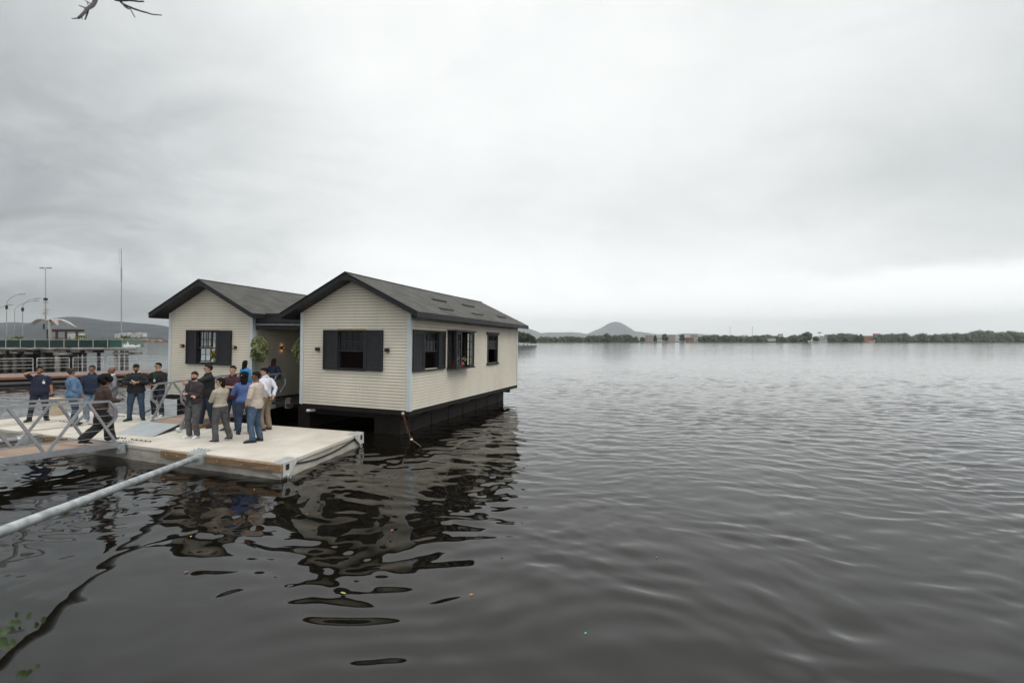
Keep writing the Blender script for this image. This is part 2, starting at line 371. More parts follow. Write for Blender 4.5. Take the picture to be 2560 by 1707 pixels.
    me.polygons.add(len(F2)); me.polygons.foreach_set('loop_start', np.arange(0, F2.size, 4, dtype=np.int32))
    me.polygons.foreach_set('use_smooth', np.ones(len(F2), bool)); me.update(calc_edges=True); me.validate()
    me.materials.append(m)
    o = bpy.data.objects.new('water', me); COL.objects.link(o); tag(o, kind='structure')
build_water()

# ------------------------------------------------------------------ floating houses
SP = .0925; CR = random.Random(77)
def clap(mb, F, z0, lim, ztop, openings):
    """lap siding. F(s, n, z) -> point; lim(z) -> (s0, s1); openings: (s0, s1, z0, z1)"""
    z = z0
    while z < ztop - .01:
        zb = min(z + SP, ztop); a0, a1 = lim(z); b0, b1 = lim(zb)
        if a1 - a0 < .03: break
        cuts = sorted((o[0], o[1]) for o in openings if min(zb, o[3]) - max(z, o[2]) > .45 * SP)
        segs = []; cur = a0
        for c0, c1 in cuts:
            if c0 > cur: segs.append((cur, c0))
            cur = max(cur, c1)
        if cur < a1: segs.append((cur, a1))
        if CR.random() < .5:
            for j, (s0, s1) in enumerate(segs):
                if s1 - s0 > 1.2:
                    c = s0 + (s1 - s0) * CR.uniform(.25, .75); segs[j:j + 1] = [(s0, c), (c + .0035, s1)]; break
        for s0, s1 in segs:
            t0 = b0 if s0 == a0 else s0; t1 = b1 if s1 == a1 else s1
            zs = z + .002
            mb.add([F(s0, .023, zs), F(s1, .023, zs), F(t1, .007, zb - .006), F(t0, .007, zb - .006), F(s0, .0, zs + .002), F(s1, .0, zs + .002)],
                   [(0, 1, 2, 3), (4, 5, 1, 0)])
        z = zb

def wallpanel(mb, F, S, z0, z1, openings, th=.09, off=-.004):
    """solid wall with rectangular holes"""
    xs = sorted({0, S} | {o[0] for o in openings} | {o[1] for o in openings}); zs = sorted({z0, z1} | {o[2] for o in openings} | {o[3] for o in openings})
    for a, b in zip(xs, xs[1:]):
        for c, d in zip(zs, zs[1:]):
            mx, mz = (a + b) / 2, (c + d) / 2
            if any(o[0] < mx < o[1] and o[2] < mz < o[3] for o in openings): continue
            mb.add([F(a, off, c), F(b, off, c), F(b, off, d), F(a, off, d)], [(0, 1, 2, 3)])
            mb.add([F(a, off - th, c), F(b, off - th, c), F(b, off - th, d), F(a, off - th, d)], [(3, 2, 1, 0)])
    for o in openings:
        a, b, c, d = o
        for (p, q) in (((a, c), (b, c)), ((b, c), (b, d)), ((b, d), (a, d)), ((a, d), (a, c))):
            mb.add([F(p[0], off, p[1]), F(q[0], off, q[1]), F(q[0], off - th, q[1]), F(p[0], off - th, p[1])], [(0, 1, 2, 3)])

def fbox(mb, F, s0, s1, n0, n1, z0, z1):
    mb.hexa([F(s0, n1, z0), F(s1, n1, z0), F(s1, n0, z0), F(s0, n0, z0), F(s0, n1, z1), F(s1, n1, z1), F(s1, n0, z1), F(s0, n0, z1)])

def sash(parent, F, s0, s1, z0, z1, nx, nz, n=-.03, fw=.04, mw=.018, mt=None, name='sash'):
    mb = MB(); mt = mt or M['shutter']
    fbox(mb, F, s0, s0 + fw, n, n + .035, z0, z1); fbox(mb, F, s1 - fw, s1, n, n + .035, z0, z1)
    fbox(mb, F, s0 + fw, s1 - fw, n + .001, n + .034, z0, z0 + fw); fbox(mb, F, s0 + fw, s1 - fw, n + .001, n + .034, z1 - fw, z1)
    for i in range(1, nx):
        x = s0 + fw + (s1 - s0 - 2 * fw) * i / nx; fbox(mb, F, x - mw / 2, x + mw / 2, n + .004, n + .03, z0 + fw, z1 - fw)
    for i in range(1, nz):
        z = z0 + fw + (z1 - z0 - 2 * fw) * i / nz; fbox(mb, F, s0 + fw, s1 - fw, n + .006, n + .028, z - mw / 2, z + mw / 2)
    o = mb.build(name, mt, parent)
    g = MB(); g.add([F(s0 + fw * .7, n + .015, z0 + fw * .7), F(s1 - fw * .7, n + .015, z0 + fw * .7), F(s1 - fw * .7, n + .015, z1 - fw * .7), F(s0 + fw * .7, n + .015, z1 - fw * .7)], [(0, 1, 2, 3)])
    g.build('glass_pane', M['glass'], parent if name != 'french_pane' else parent)
    return o

def shutter(parent, F, s0, s1, z0, z1, n=.03):
    mb = MB(); fw = .07
    fbox(mb, F, s0, s0 + fw, n, n + .035, z0, z1); fbox(mb, F, s1 - fw, s1, n, n + .035, z0, z1)
    fbox(mb, F, s0 + fw, s1 - fw, n + .001, n + .034, z0, z0 + .09); fbox(mb, F, s0 + fw, s1 - fw, n + .001, n + .034, z1 - .09, z1)
    k = 26; a, b = z0 + .09, z1 - .09
    for i in range(k):
        z = a + (b - a) * i / k; h = (b - a) / k
        mb.add([F(s0 + fw, n + .030, z), F(s1 - fw, n + .030, z), F(s1 - fw, n + .008, z + h * 1.1), F(s0 + fw, n + .008, z + h * 1.1),
                F(s0 + fw, n + .024, z), F(s1 - fw, n + .024, z)], [(0, 1, 2, 3), (4, 5, 1, 0)])
    mb.add([F(s0 + fw, n + .002, a), F(s1 - fw, n + .002, a), F(s1 - fw, n + .002, b), F(s0 + fw, n + .002, b)], [(0, 1, 2, 3)])
    return mb.build('shutter', M['shutter'], parent)

def shuttered_window(house, F, s0, s1, z0, z1, o0, o1, half=True, label=None, trim=None):
    mb = MB(); w = .035                               # box frame round opening and shutters
    fbox(mb, F, s0, s1, .0, .095, z1 - w, z1); fbox(mb, F, s0, s1, .0, .10, z0, z0 + w)
    fbox(mb, F, s0, s0 + w, .0, .09, z0 + w, z1 - w); fbox(mb, F, s1 - w, s1, .0, .09, z0 + w, z1 - w)
    fbox(mb, F, o0 - .045, o0, -.094, .07, z0 + w, z1 - w); fbox(mb, F, o1, o1 + .045, -.094, .07, z0 + w, z1 - w)
    win = mb.build('window', M['shutter'], house, label=label)
    shutter(win, F, s0 + w, o0 - .045, z0 + w, z1 - w); shutter(win, F, o1 + .045, s1 - w, z0 + w, z1 - w)
    zm = z0 + w + (z1 - z0 - 2 * w) * .46
    sash(win, F, o0, o1, zm, z1 - w, 4, 2)
    t = MB(); fbox(t, F, o0, o1, -.06, -.04, z0 + w, z0 + w + .03); t.build('sill', M['shutter'], win)
    if trim:
        t = MB(); fbox(t, F, s0 + trim[0], s0 + trim[1], .012, .05, z1 + .002, z1 + .018); t.build('foam_sealant', M['foam'], win)
    return win

def wall_lamp(house, F, s, z, lit):
    mb = MB(); w = .055
    fbox(mb, F, s - w, s + w, .025, .03, z - w, z + w)
    fbox(mb, F, s - w, s + w, .115, .125, z - w, z + w); fbox(mb, F, s - w, s - w + .01, .03, .115, z - w, z + w); fbox(mb, F, s + w - .01, s + w, .03, .115, z - w, z + w)
    l = mb.build('wall_lamp', M['black'], house)
    g = MB(); fbox(g, F, s - w + .012, s + w - .012, .04, .105, z - .012, z + .012)
    if lit: fbox(g, F, s - .04, s + .04, .1255, .131, z - .006, z + .006)
    g.build('lamp_glass', M['lampglow'] if lit else M['shutter'], l)
    if lit:
        for dz in (-.10, .10):
            d = bpy.data.lights.new('lamp_light', 'POINT'); d.energy = lit; d.color = (1, .55, .18); d.shadow_soft_size = .02
            o = bpy.data.objects.new('lamp_light', d); COL.objects.link(o); o.parent = l; o.location = F(s, .07, z + dz)
M['lampglow'] = mat('lamp_glow', (.8, .5, .2), emit=((1, .52, .12), 1.2))

def roof(house, W, L, ze, zr, of, os, ob):
    sl = (zr - ze) / (W / 2 + os); th = .165
    def top(x): return zr - abs(x - W / 2) * sl
    x0, xm, x1 = -os, W / 2, W + os; y0, y1 = -of, L + ob
    sag = lambda y: -.025 * math.sin(math.pi * max(0, min(1, (y - y0) / (y1 - y0)))) 
    mb = MB(); ny = 14
    for sgn, xe in ((-1, x0), (1, x1)):
        ln = math.hypot(xe - xm, zr - ze)
        for i in range(ny):
            a = y0 + (y1 - y0) * i / ny; b = y0 + (y1 - y0) * (i + 1) / ny
            p = [(xm, a, zr + .002 + sag(a)), (xe, a, ze + .002), (xe, b, ze + .002), (xm, b, zr + .002 + sag(b))]; uv = [(a, 0), (a, ln), (b, ln), (b, 0)]
            if sgn < 0: p = p[::-1]; uv = uv[::-1]
            mb.add(p, [(0, 1, 2, 3)], [uv])
    sh = mb.build('roof', M['shingle'], house)
    bd = MB()                                                          # boards below the shingles, one slab a side
    for xe in (x0, x1):
        e = -.004 if xe < xm else .004
        bd.hexa([(xm, y0, zr - th), (xe, y0, ze - th), (xe, y1, ze - th), (xm, y1, zr - th), (xm, y0, zr - .028), (xe, y0, ze - .006), (xe, y1, ze - .006), (xm, y1, zr - .028)])
    # curved gusset under the ridge at the front
    arc = [(xm + .26 * math.sin(a) * 1.3, y0 - .002, zr - th - .13 * math.cos(a) * .75 - .0) for a in np.linspace(-1.1, 1.1, 9)]
    bd.prism([(xm - .42, y0 + .002, zr - th - .42 * sl + .01)] + [(p[0], y0 + .002, p[2] + .02) for p in arc] + [(xm + .42, y0 + .002, zr - th - .42 * sl + .01), (xm, y0 + .002, zr - th + .01)], (0, .03, 0))
    bd.build('fascia', M['black'], house)
    rc = MB(); rc.tube([(xm, y0 - .01, zr + .004 + sag(y0)), *[(xm, y, zr + .004 + sag(y)) for y in np.linspace(y0 + .5, y1 - .5, 10)], (xm, y1 + .01, zr + .004)], .028, 8)
    for xe in (x0, x1):                                               # thin metal drip edge along the rakes
        s = 1 if xe > xm else -1
        rc.bar((xm + s * .02, y0 - .012, zr + .0), (xe + s * .02, y0 - .012, ze - .003), .03, .012, up=(0, 0, 1))
    rc.build('ridge_cap', M['black'], sh)
    return top, th

def house(name_label, pose, W, L, ze, zr, of, os, ob, right):
    o, yaw, roll, pitch = pose
    h = thing('floating_house', name_label, 'house', o)
    h.rotation_mode = 'XYZ'
    Rm = Matrix.Rotation(roll, 3, 'Y') @ Matrix.Rotation(pitch, 3, 'X') @ Matrix.Rotation(yaw, 3, 'Z')
    h.rotation_euler = Rm.to_euler()
    top, th = roof(h, W, L, ze, zr, of, os, ob)
    zi = lambda x: top(x) - th                                        # underside of the roof
    F = lambda s, n, z: (s, -n, z)                                    # front wall
    Rt = lambda s, n, z: (W + n, s, z)                                # right wall, s = depth
    Lf = lambda s, n, z: (-n, s, z)
    Bk = lambda s, n, z: (s, L + n, z)
    zw = zi(0) - .01
    if right: z0w, z1w = 1.14, 2.38; fo = [(1.45, 2.53, z0w, z1w)]; ro = [(.68, 1.64, 1.17, 2.38), (2.28, 3.72, 1.16, 2.40), (5.74, 6.78, 1.17, 2.38)]; lo = []
    else: z0w, z1w = 1.18, 2.44; fo = [(1.40, 2.46, z0w, z1w)]; ro = []; lo = [(.85, 1.95, 1.10, 2.50)]
    def flat(FF, S, ops, gable, nm):
        inner = MB(); wallpanel(inner, FF, S, .0, zw, ops)
        if gable: inner.add([FF(0, -.004, zw), FF(S, -.004, zw), FF(S / 2, -.004, zi(W / 2))], [(0, 1, 2)]); inner.add([FF(0, -.094, zw), FF(S, -.094, zw), FF(S / 2, -.094, zi(W / 2))], [(2, 1, 0)])
        w = MB()
        if gable:
            def lim(z):
                if z <= zw: return (.0, S)
                e = (z - zw) / (zi(W / 2) - zw) * S / 2; return (e, S - e)
            clap(w, FF, .0, lim, zi(W / 2) - .005, ops)
        else: clap(w, FF, .0, lambda z: (0, S), zw, ops)
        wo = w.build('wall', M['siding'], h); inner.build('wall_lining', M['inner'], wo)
    flat(F, W, fo, True, 'front'); flat(Rt, L, ro, False, 'right'); flat(Lf, L, lo, False, 'left'); flat(Bk, W, [], True, 'back')
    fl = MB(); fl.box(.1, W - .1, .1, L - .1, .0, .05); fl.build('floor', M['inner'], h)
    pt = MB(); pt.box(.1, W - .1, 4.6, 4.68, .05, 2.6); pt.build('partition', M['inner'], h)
    for (x, y, sx, sy) in ((0, 0, -1, -1), (W, 0, 1, -1), (W, L, 1, 1), (0, L, -1, 1)):
        c = MB(); t = .03; w = .10; ztp = zi(x) - .012
        c.box(min(x + sx * t, x - sx * w), max(x + sx * t, x - sx * w), min(y + sy * .022, y + sy * t), max(y + sy * .022, y + sy * t), -.02, ztp)
        c.box(min(x + sx * .022, x + sx * t), max(x + sx * .022, x + sx * t), min(y + sy * .022, y - sy * w), max(y + sy * .022, y - sy * w), -.019, ztp - .001)
        c.build('corner_post', M['cornerpost'], h)
    # windows
    if right:
        shuttered_window(h, F, .95, 3.17, 1.13, 2.37, 1.50, 2.48, trim=(.55, 1.6))
        w1 = shuttered_window(h, Rt, .06, 2.02, 1.14, 2.39, .73, 1.60, trim=(.02, 1.75))
        wall_lamp(h, F, .725, 1.76, 0); wall_lamp(h, F, 3.34, 1.77, 0)
        # projecting box window with casements
        mb = MB(); fr = lambda s, n, z: (W + n, s, z)
        fbox(mb, fr, 2.22, 3.78, .0, .40, 2.40, 2.45); fbox(mb, fr, 2.22, 3.78, .0, .37, 1.11, 1.16)
        for s in (2.26, 3.71): fbox(mb, fr, s, s + .03, .31, .345, 1.16, 2.40)
        bay = mb.build('box_window', M['shutter'], h)
        side = lambda u, n, z: (W + u, 2.27 - n, z); sash(bay, side, .02, .31, 1.16, 2.40, 2, 4, n=-.02)
        side2 = lambda u, n, z: (W + u, 3.73 + n, z); sash(bay, side2, .02, .31, 1.16, 2.40, 2, 4, n=-.02)
        for a, b in ((2.285, 2.70), (3.32, 3.72)): sash(bay, lambda s, n, z: (W + .34 + n, s, z), a, b, 1.165, 2.395, 2, 4, n=-.02, fw=.085)
        # slim single window
        mb = MB(); fbox(mb, Rt, 5.62, 6.90, .0, .07, 2.36, 2.46); fbox(mb, Rt, 5.58, 6.94, .0, .08, 2.44, 2.465); fbox(mb, Rt, 5.64, 6.88, .0, .08, 1.11, 1.19)
        fbox(mb, Rt, 5.70, 5.77, -.09, .045, 1.19, 2.36); fbox(mb, Rt, 6.75, 6.82, -.09, .045, 1.19, 2.36)
        w3 = mb.build('window', M['shutter'], h, label='slim dark window with no shutters')
        sash(w3, Rt, 5.77, 6.75, 1.76, 2.36, 4, 2, n=-.02)
        # loose shingle courses on the right slope
        for (x, a, b, z) in ((3.085, 2.89, 3.85, 3.6), (3.97, 1.84, 2.72, 3.18), (3.05, 5.4, 6.47, 3.62), (3.985, 4.4, 5.28, 3.18), (3.87, 7.27, 8.14, 3.22)):
            mb = MB(); sl = (zr - ze) / (W / 2 + os); zz = top(x) + .004
            mb.hexa([(x, a, zz), (x + .13, a, zz - .13 * sl), (x + .13, b, zz - .13 * sl), (x, b, zz), (x, a, zz + .006), (x + .13, a, zz - .13 * sl + .045), (x + .13, b, zz - .13 * sl + .045), (x, b, zz + .006)])
            mb.build('raised_shingle', M['shingle'], h)
            k = MB(); k.box(x + .131, x + .134, a + .01, b - .01, zz - .13 * sl - .0, zz - .13 * sl + .026); k.build('shingle_gap', M['rubber'], h)
    else:
        shuttered_window(h, F, .94, 3.12, 1.18, 2.44, 1.44, 2.42, trim=(.55, 1.6))
        wall_lamp(h, F, .745, 1.845, .015); wall_lamp(h, F, 3.30, 1.835, .015)
        wall_lamp(h, Rt, 1.30, 1.835, .08)
        mb = MB()
        for a, b in ((.85, .90), (1.90, 1.95)): fbox(mb, Lf, a, b, -.09, .03, 1.10, 2.50)
        fbox(mb, Lf, .90, 1.90, -.09, .03, 2.44, 2.50); fbox(mb, Lf, .90, 1.90, -.09, .03, 1.10, 1.16)
        wl = mb.build('window', M['shutter'], h); sash(wl, Lf, 1.20, 1.72, 1.78, 2.43, 2, 2, n=-.03); sash(wl, Lf, 1.22, 1.72, 1.18, 1.76, 2, 2, n=.0)
    # floating base: deck frame, two pontoons, gussets
    b = MB(); b.box(-.01, W + .01, -.01, L + .06, -.15, -.022)
    b.box(.2, W - .2, .22, .34, -.34, -.152); b.box(.2, W - .2, L - .5, L - .4, -.34, -.152)
    hull = b.build('hull', M['hull'], h)
    for x0, x1 in ((-.35, .14) if right else (.10, 1.0), (W - 1.42, W - .48)):
        p = MB(); p.box(x0, x1, .25, L - .55, -1.25, -.153); p.build('pontoon', M['hull'], hull)
    for y in (1.55, 3.35, 5.15, 6.95, 8.6):
        g = MB(); g.prism([(W - .478, y, -.152), (W - .01, y, -.152), (W - .478, y, -.36)], (0, .05, 0)); g.build('gusset', M['black'], hull)
        g = MB(); g.prism([(.098, y, -.152), (.0, y, -.152), (.098, y, -.36)], (0, .05, 0)); g.build('gusset', M['black'], hull)
    for q_ in range(7):
        sm_ = MB(); y_ = .9 + q_ * 1.2; sm_.box(W - .478, W - .458, y_, y_ + .035, -1.2, -.37); sm_.build('hull_seam', M['hull'], hull)
    rb = MB(); rb.box(W - .476, W - .46, .25, L - .55, -.46, -.42); rb.build('hull_rib', M['hull'], hull)
    return h, top
HB, topB = house('cream clapboard house floating nearest the open water, with a bay window on its side', ((-6.865, 14.791, .83), -.351, .012, -.005), 4.10, 9.45, 2.884, 4.095, .42, .49, .255, True)
HA, topA = house('cream clapboard house on the left with lit wall lamps beside its front window', ((-13.075, 17.34, .83), -.310, .018, -.004), 4.04, 9.45, 3.029, 4.237, .47, .47, .255, False)
def W_of(h): 
    return Matrix.LocRotScale(h.location, h.rotation_euler.to_quaternion(), None)
MA, MBm = W_of(HA), W_of(HB)

# covered passage between the houses
pas = thing('passage_canopy', 'dark canopy with a corrugated sheet edge spanning the gap between the two houses', 'canopy')
pas.location = HA.location; pas.rotation_euler = HA.rotation_euler
mb = MB(); mb.box(4.07, 6.22, .12, .16, 2.72, 3.06); mb.box(4.07, 6.22, .16, 9.0, 2.80, 2.84); mb.build('fascia_board', M['black'], pas)
mb = MB(); n = 60
vs = []
for i in range(n * 2 + 1):
    x = 4.08 + (6.2 - 4.08) * i / (n * 2); z = 2.69 + (.012 if (i // 2) % 2 else -.012)
    vs += [(x, .02, z - .02), (x, 6.0, z + .02)]
mb.add(vs, [(2 * i, 2 * i + 2, 2 * i + 3, 2 * i + 1) for i in range(n * 2)]); mb.box(4.08, 6.2, .015, .03, 2.652, 2.668); mb.build('corrugated_sheet', M['galv'], pas)
mb = MB(); mb.box(4.09, 6.2, .10, .14, 2.5, 2.64); mb.build('crossbeam', M['black'], pas)
mb = MB(); mb.box(4.08, 6.1, 6.4, 6.5, .0, 2.7); mb.build('back_screen', M['darkwood'], pas)
mb = MB(); mb.box(4.07, 6.0, -.12, 6.4, -.14, -.03); mb.build('walkway_floor', M['darkwood'], pas)
# small concrete bollard by the gangway head
bo = MB(); q = MA @ Vector((5.72, -.02, -.03)); bo.box(-.09, .09, -.09, .09, -.16, .16); bo.ball((0, 0, .16), .09, .09, .04)
b_ = bo.build('bollard', M['pile']); b_.location = q; tag(b_, 'small grey concrete bollard at the head of the gangway to the houses', 'bollard')

# chain at the near corner of the house
def chain(name, label, pts, r=.022, lk=.075, mt='rust', cat='chain'):
    mb = MB(); pts = [Vector(p) for p in pts]; seg = []; L_ = 0
    dens = []
    for a, b in zip(pts, pts[1:]):
        k = max(2, int((b - a).length / lk));
        for i in range(k): dens.append(a.lerp(b, i / k))
    dens.append(pts[-1])
    for i, (a, b) in enumerate(zip(dens, dens[1:])):
        t = (b - a).normalized(); x = t.orthogonal().normalized(); x = Matrix.Rotation(R(90) * (i % 2) + R(20), 3, t) @ x
        c = (a + b) / 2; hl = (b - a).length * .62
        ring = [c + t * (hl * math.cos(u)) + x * (r * 1.5 * math.sin(u)) for u in np.linspace(0, 2 * math.pi, 11)]
        mb.tube(ring, r * .42, 5, False)
    return tag(mb.build(name, M[mt], smooth=True), label, cat)
pc = MBm @ Vector((3.92, -.05, -.10))
chain('mooring_chain', 'rusty chain hanging from the near corner of the right house into the water', [pc, atd(1012, 1050, pc.y - .1), atd(1022, 1083, pc.y - .12), atd(1029, 1098, pc.y - .2)])
sh = MB(); sh.ball(pc + Vector((0, -.03, .02)), .045); sh.build('shackle', M['bracket'], bpy.data.objects['mooring_chain'])
fl = MB(); e = atd(1029, 1099, pc.y - .2); fl.ball(e, .05, .05, .04); fl.build('chain_end_knot', M['white'], bpy.data.objects['mooring_chain'])
rp = MB(); rp.tube([e, at(1040, 1106, .12), at(1050, 1114, .03), at(1056, 1118, -.05)], .009, 6); tag(rp.build('mooring_rope', M['rope'], smooth=True), 'tan rope running from the chain end into the water', 'rope')
pp = MB(); a = MBm @ Vector((.32, -.06, -.22)); b = MBm @ Vector((.55, 1.4, -.26)); pp.tube([a, b], .045, 12); o = pp.build('drain_pipe', M['white'], smooth=True); tag(o, 'white plastic pipe end sticking out under the right house', 'pipe')

# hanging planters
def hanging(label, c, rx, rz, nl, seed):
    rr = random.Random(seed); t = thing('hanging_plant', label, 'hanging plant', c, group='hanging plants at the passage entrance')
    mb = MB(); mb.loft([((0, 0, -.06), .10, .10), ((0, 0, .10), .15, .15), ((0, 0, .16), .16, .16)], 12); mb.build('basket', M['darkwood'], t, smooth=False)
    mb = MB()
    for k in range(3): a = k * 2.1; mb.tube([(.13 * math.cos(a), .13 * math.sin(a), .15), (0, 0, .62)], .006, 4)
    mb.build('hanger', M['black'], t)
    mb = MB()
    for i in range(nl):
        u = rr.random(); z = rz * (1 - 2 * u) - .12; w = math.sqrt(max(0, 1 - ((z + .12) / (rz * 1.05)) ** 2)); a = rr.random() * 6.28; q = (.55 + .5 * rr.random())
        lump = 1 + .28 * math.sin(3 * a + z * 11 + seed) + .22 * math.sin(7 * a - z * 17)
        p = Vector((rx * w * q * lump * math.cos(a), rx * w * q * lump * math.sin(a), z)); s = .035 + .035 * rr.random()
        d = Vector((math.cos(a), math.sin(a), -.9 - rr.random())).normalized(); x = d.cross(Vector((rr.gauss(0, 1), rr.gauss(0, 1), rr.gauss(0, 1)))).normalized() * s * .55
        n_ = d.cross(x).normalized() * s * .2
        mb.add([p, p + d * s * .7 + x + n_, p + d * s * 1.7, p + d * s * .7 - x + n_], [(0, 1, 2), (0, 2, 3)])
    mb.build('foliage', M['leaf'], t)
hanging('bushy green trailing plant hanging by the right corner of the left house', MA @ Vector((4.50, -.12, 1.95)), .20, .42, 2400, 1)
hanging('bushy green trailing plant half hidden behind the left corner of the right house', MA @ Vector((6.12, .12, 1.95)), .20, .42, 2400, 4)

# window plants
def potted(name, label, loc, pot_mat, square=True, flowers=None, s=1.0, leafm='leafdk', nl=60, seed=0, h=.3):
    rr = random.Random(seed); t = thing(name, label, 'flower pot' if name == 'flower_pot' else 'plant', loc)
    mb = MB()
    if square: mb.hexa([(-.08 * s, -.08 * s, 0), (.08 * s, -.08 * s, 0), (.08 * s, .08 * s, 0), (-.08 * s, .08 * s, 0), (-.10 * s, -.10 * s, .2 * s), (.10 * s, -.10 * s, .2 * s), (.10 * s, .10 * s, .2 * s), (-.10 * s, .10 * s, .2 * s)])
    else: mb.loft([((0, 0, 0), .06 * s, .06 * s), ((0, 0, .09 * s), .10 * s, .10 * s), ((0, 0, .17 * s), .07 * s, .07 * s)], 14)
    mb.build('pot', pot_mat, t, smooth=not square)
    mb = MB(); fl = MB()
    for i in range(nl):
        a = rr.random() * 6.28; q = rr.random() ** .5; p = Vector((.12 * s * q * math.cos(a), .12 * s * q * math.sin(a), .17 * s + h * rr.random() * (1 - .5 * q))); d = Vector((math.cos(a), math.sin(a), .6 + rr.random())).normalized(); k = .045 * s
        x = d.orthogonal().normalized() * k * .5
        (fl if flowers and rr.random() < .35 and p.z > .2 * s else mb).add([p, p + d * k + x, p + d * k * 2, p + d * k - x], [(0, 1, 2, 3)])
    mb.build('leaves', M[leafm], t)
    if flowers and fl.v: fl.build('flowers', flowers, t)
    return t
yel = solid('yellow_petals', (.75, .42, .03)); red = solid('red_glaze', (.30, .03, .02), .35); org = solid('orange_clay', (.42, .12, .04), .8)
pale = solid('pale_petals', (.5, .42, .35)); lit_green = solid('bright_leaves', (.07, .22, .03))
potted('flower_pot', 'vase of yellow flowers and green leaves inside the window of the left house', MA @ Vector((2.28, .06, 1.215)), lit_green, False, yel, 1.0, 'leafdk', 150, 3, .42)
potted('flower_pot', 'square orange pot behind the glass of the bay window', MBm @ Vector((4.25, 2.62, 1.163)), org, True, None, .95, 'leafdk', 14, 5, .1)
potted('flower_pot', 'round red pot with pale flowers in the open bay window', MBm @ Vector((4.33, 2.93, 1.163)), red, False, pale, 1.05, 'leafdk', 60, 6, .18)

# ------------------------------------------------------------------ floating platform
PZ = .36
NR = at(705, 1157, PZ); FR = at(907, 1080, PZ); fdir = Vector((-.938, .346, 0)).normalized()
BLc = Vector((-15.2, 16.2, PZ)); FLc = NR + fdir * 12.6
plat = thing('floating_platform', 'pale concrete floating platform the group of people stands on', 'platform', (NR.x, NR.y, 0))
O = Vector((NR.x, NR.y, 0)); loc = lambda p: Vector(p) - O
def quadprism(mb, a, b, c, d, z0, z1):
    mb.hexa([(p.x, p.y, z0) for p in (a, b, c, d)] + [(p.x, p.y, z1) for p in (a, b, c, d)])
lNR, lFR, lBL, lFL = loc(NR), loc(FR), loc(BLc), loc(FLc)
mb = MB(); quadprism(mb, lFL, lNR, lFR, lBL, .27, .36); mb.build('deck_slab', M['concrete'], plat, bevel=.012)
sdir = (lFR - lNR).normalized(); inn = lambda p, a, b: p + fdir * a + sdir * b
mb = MB(); quadprism(mb, inn(lFL, -.03, .03), inn(lNR, .05, .025), inn(lFR, .05, -.03), inn(lBL, -.03, -.03), -.45, .268); mb.build('float_body', M['concside'], plat)
# right side: sloped lip, hose and end brackets
mb = MB(); mb.hexa([inn(lNR, .015, .3) + Vector((0, 0, .12 - lNR.z)), inn(lNR, .16, .3) + Vector((0, 0, .10 - lNR.z)), inn(lFR, .16, -.3) + Vector((0, 0, .10 - lNR.z)), inn(lFR, .06, -.3) + Vector((0, 0, .12 - lNR.z)),
                    inn(lNR, .015, .3) + Vector((0, 0, .266 - lNR.z)), inn(lNR, .16, .3) + Vector((0, 0, .266 - lNR.z)), inn(lFR, .16, -.3) + Vector((0, 0, .266 - lNR.z)), inn(lFR, .015, -.3) + Vector((0, 0, .266 - lNR.z))])
mb.v = []; mb.f = []; mb.uv = []
L_ = (lFR - lNR).length
pts = []
for i in range(15):
    t = i / 14; p = lNR + sdir * (.40 + (L_ - .75) * t) + fdir * .02; p.z = .245 - .13 * (t * (1 - t) * 4) * (1 - .35 * t) * (1.0 if i else 1) ; pts.append(p)
mb.tube(pts, .018, 6); mb.build('rubber_hose', M['rubber'], plat, smooth=True)
def bracket(p, s1, s2):
    m2 = MB()
    def q(a, b, z): r = p + s1 * a + s2 * b; return (r.x, r.y, z)
    # side plate facing right, trapezoid; front plate
    m2.prism([q(0, -.012, .362), q(.48, -.012, .362), q(.42, -.012, .27), q(.20, -.012, .09), q(0, -.012, .07)], s2 * -.02)
    m2.prism([q(-.012, 0, .361), q(-.012, .24, .361), q(-.012, .24, .12), q(-.012, 0, .07)], s1 * -.02)
    o = m2.build('corner_bracket', M['bracket'], plat)
    hl = MB(); c = p + s1 * .13 + s2 * -.033; hl.prism([(c + s1 * a + Vector((0, 0, b - c.z + .25))) for a, b in ((-.05, -.06), (.05, -.06), (.05, .06), (-.05, .06))], s2 * -.006); hl.build('bracket_slot', M['darkwood'], o)
    pl = MB(); pl.prism([q(.02, .03, .3635), q(.42, .03, .3635), q(.42, .22, .3635), q(.02, .22, .3635)], (0, 0, .006)); pl.build('top_plate', M['plate'], o)
    rg = MB(); cc = p + s1 * .16 + s2 * -.05; rg.tube([(cc.x + .045 * math.cos(u) * s1.x, cc.y + .045 * math.cos(u) * s1.y, .04 + .045 * math.sin(u)) for u in np.linspace(0, 6.28, 13)], .011, 6); rg.build('lifting_ring', M['galv'], o, smooth=True)
bracket(lNR, sdir, fdir); bracket(lFR, -sdir, fdir)
# timber fenders along the front edge
def fender(p0, p1, nm=None):
    a = loc(at(*p0, .30)); b = loc(at(*p1, .30))
    ta = (a - lNR).dot(fdir); tb = (b - lNR).dot(fdir)
    m2 = MB(); pa = lNR + fdir * ta - sdir * .035; pb = lNR + fdir * tb - sdir * .035; m2.bar((pa.x, pa.y, .255), (pb.x, pb.y, .255), .07, .15); m2.build('timber_fender', M['timber'], plat, bevel=.006)
    for k in range(3):
        t = (k + .5) / 3; c = pa.lerp(pb, t) - sdir * .037; bo = MB(); bo.ball((c.x, c.y, .255), .014, .014, .014, 6, 4); bo.build('bolt_head', M['galv'], plat)
fender((392, 1131), (478, 1141)); fender((508, 1144), (703, 1166)); fender((75, 1097), (129, 1104))
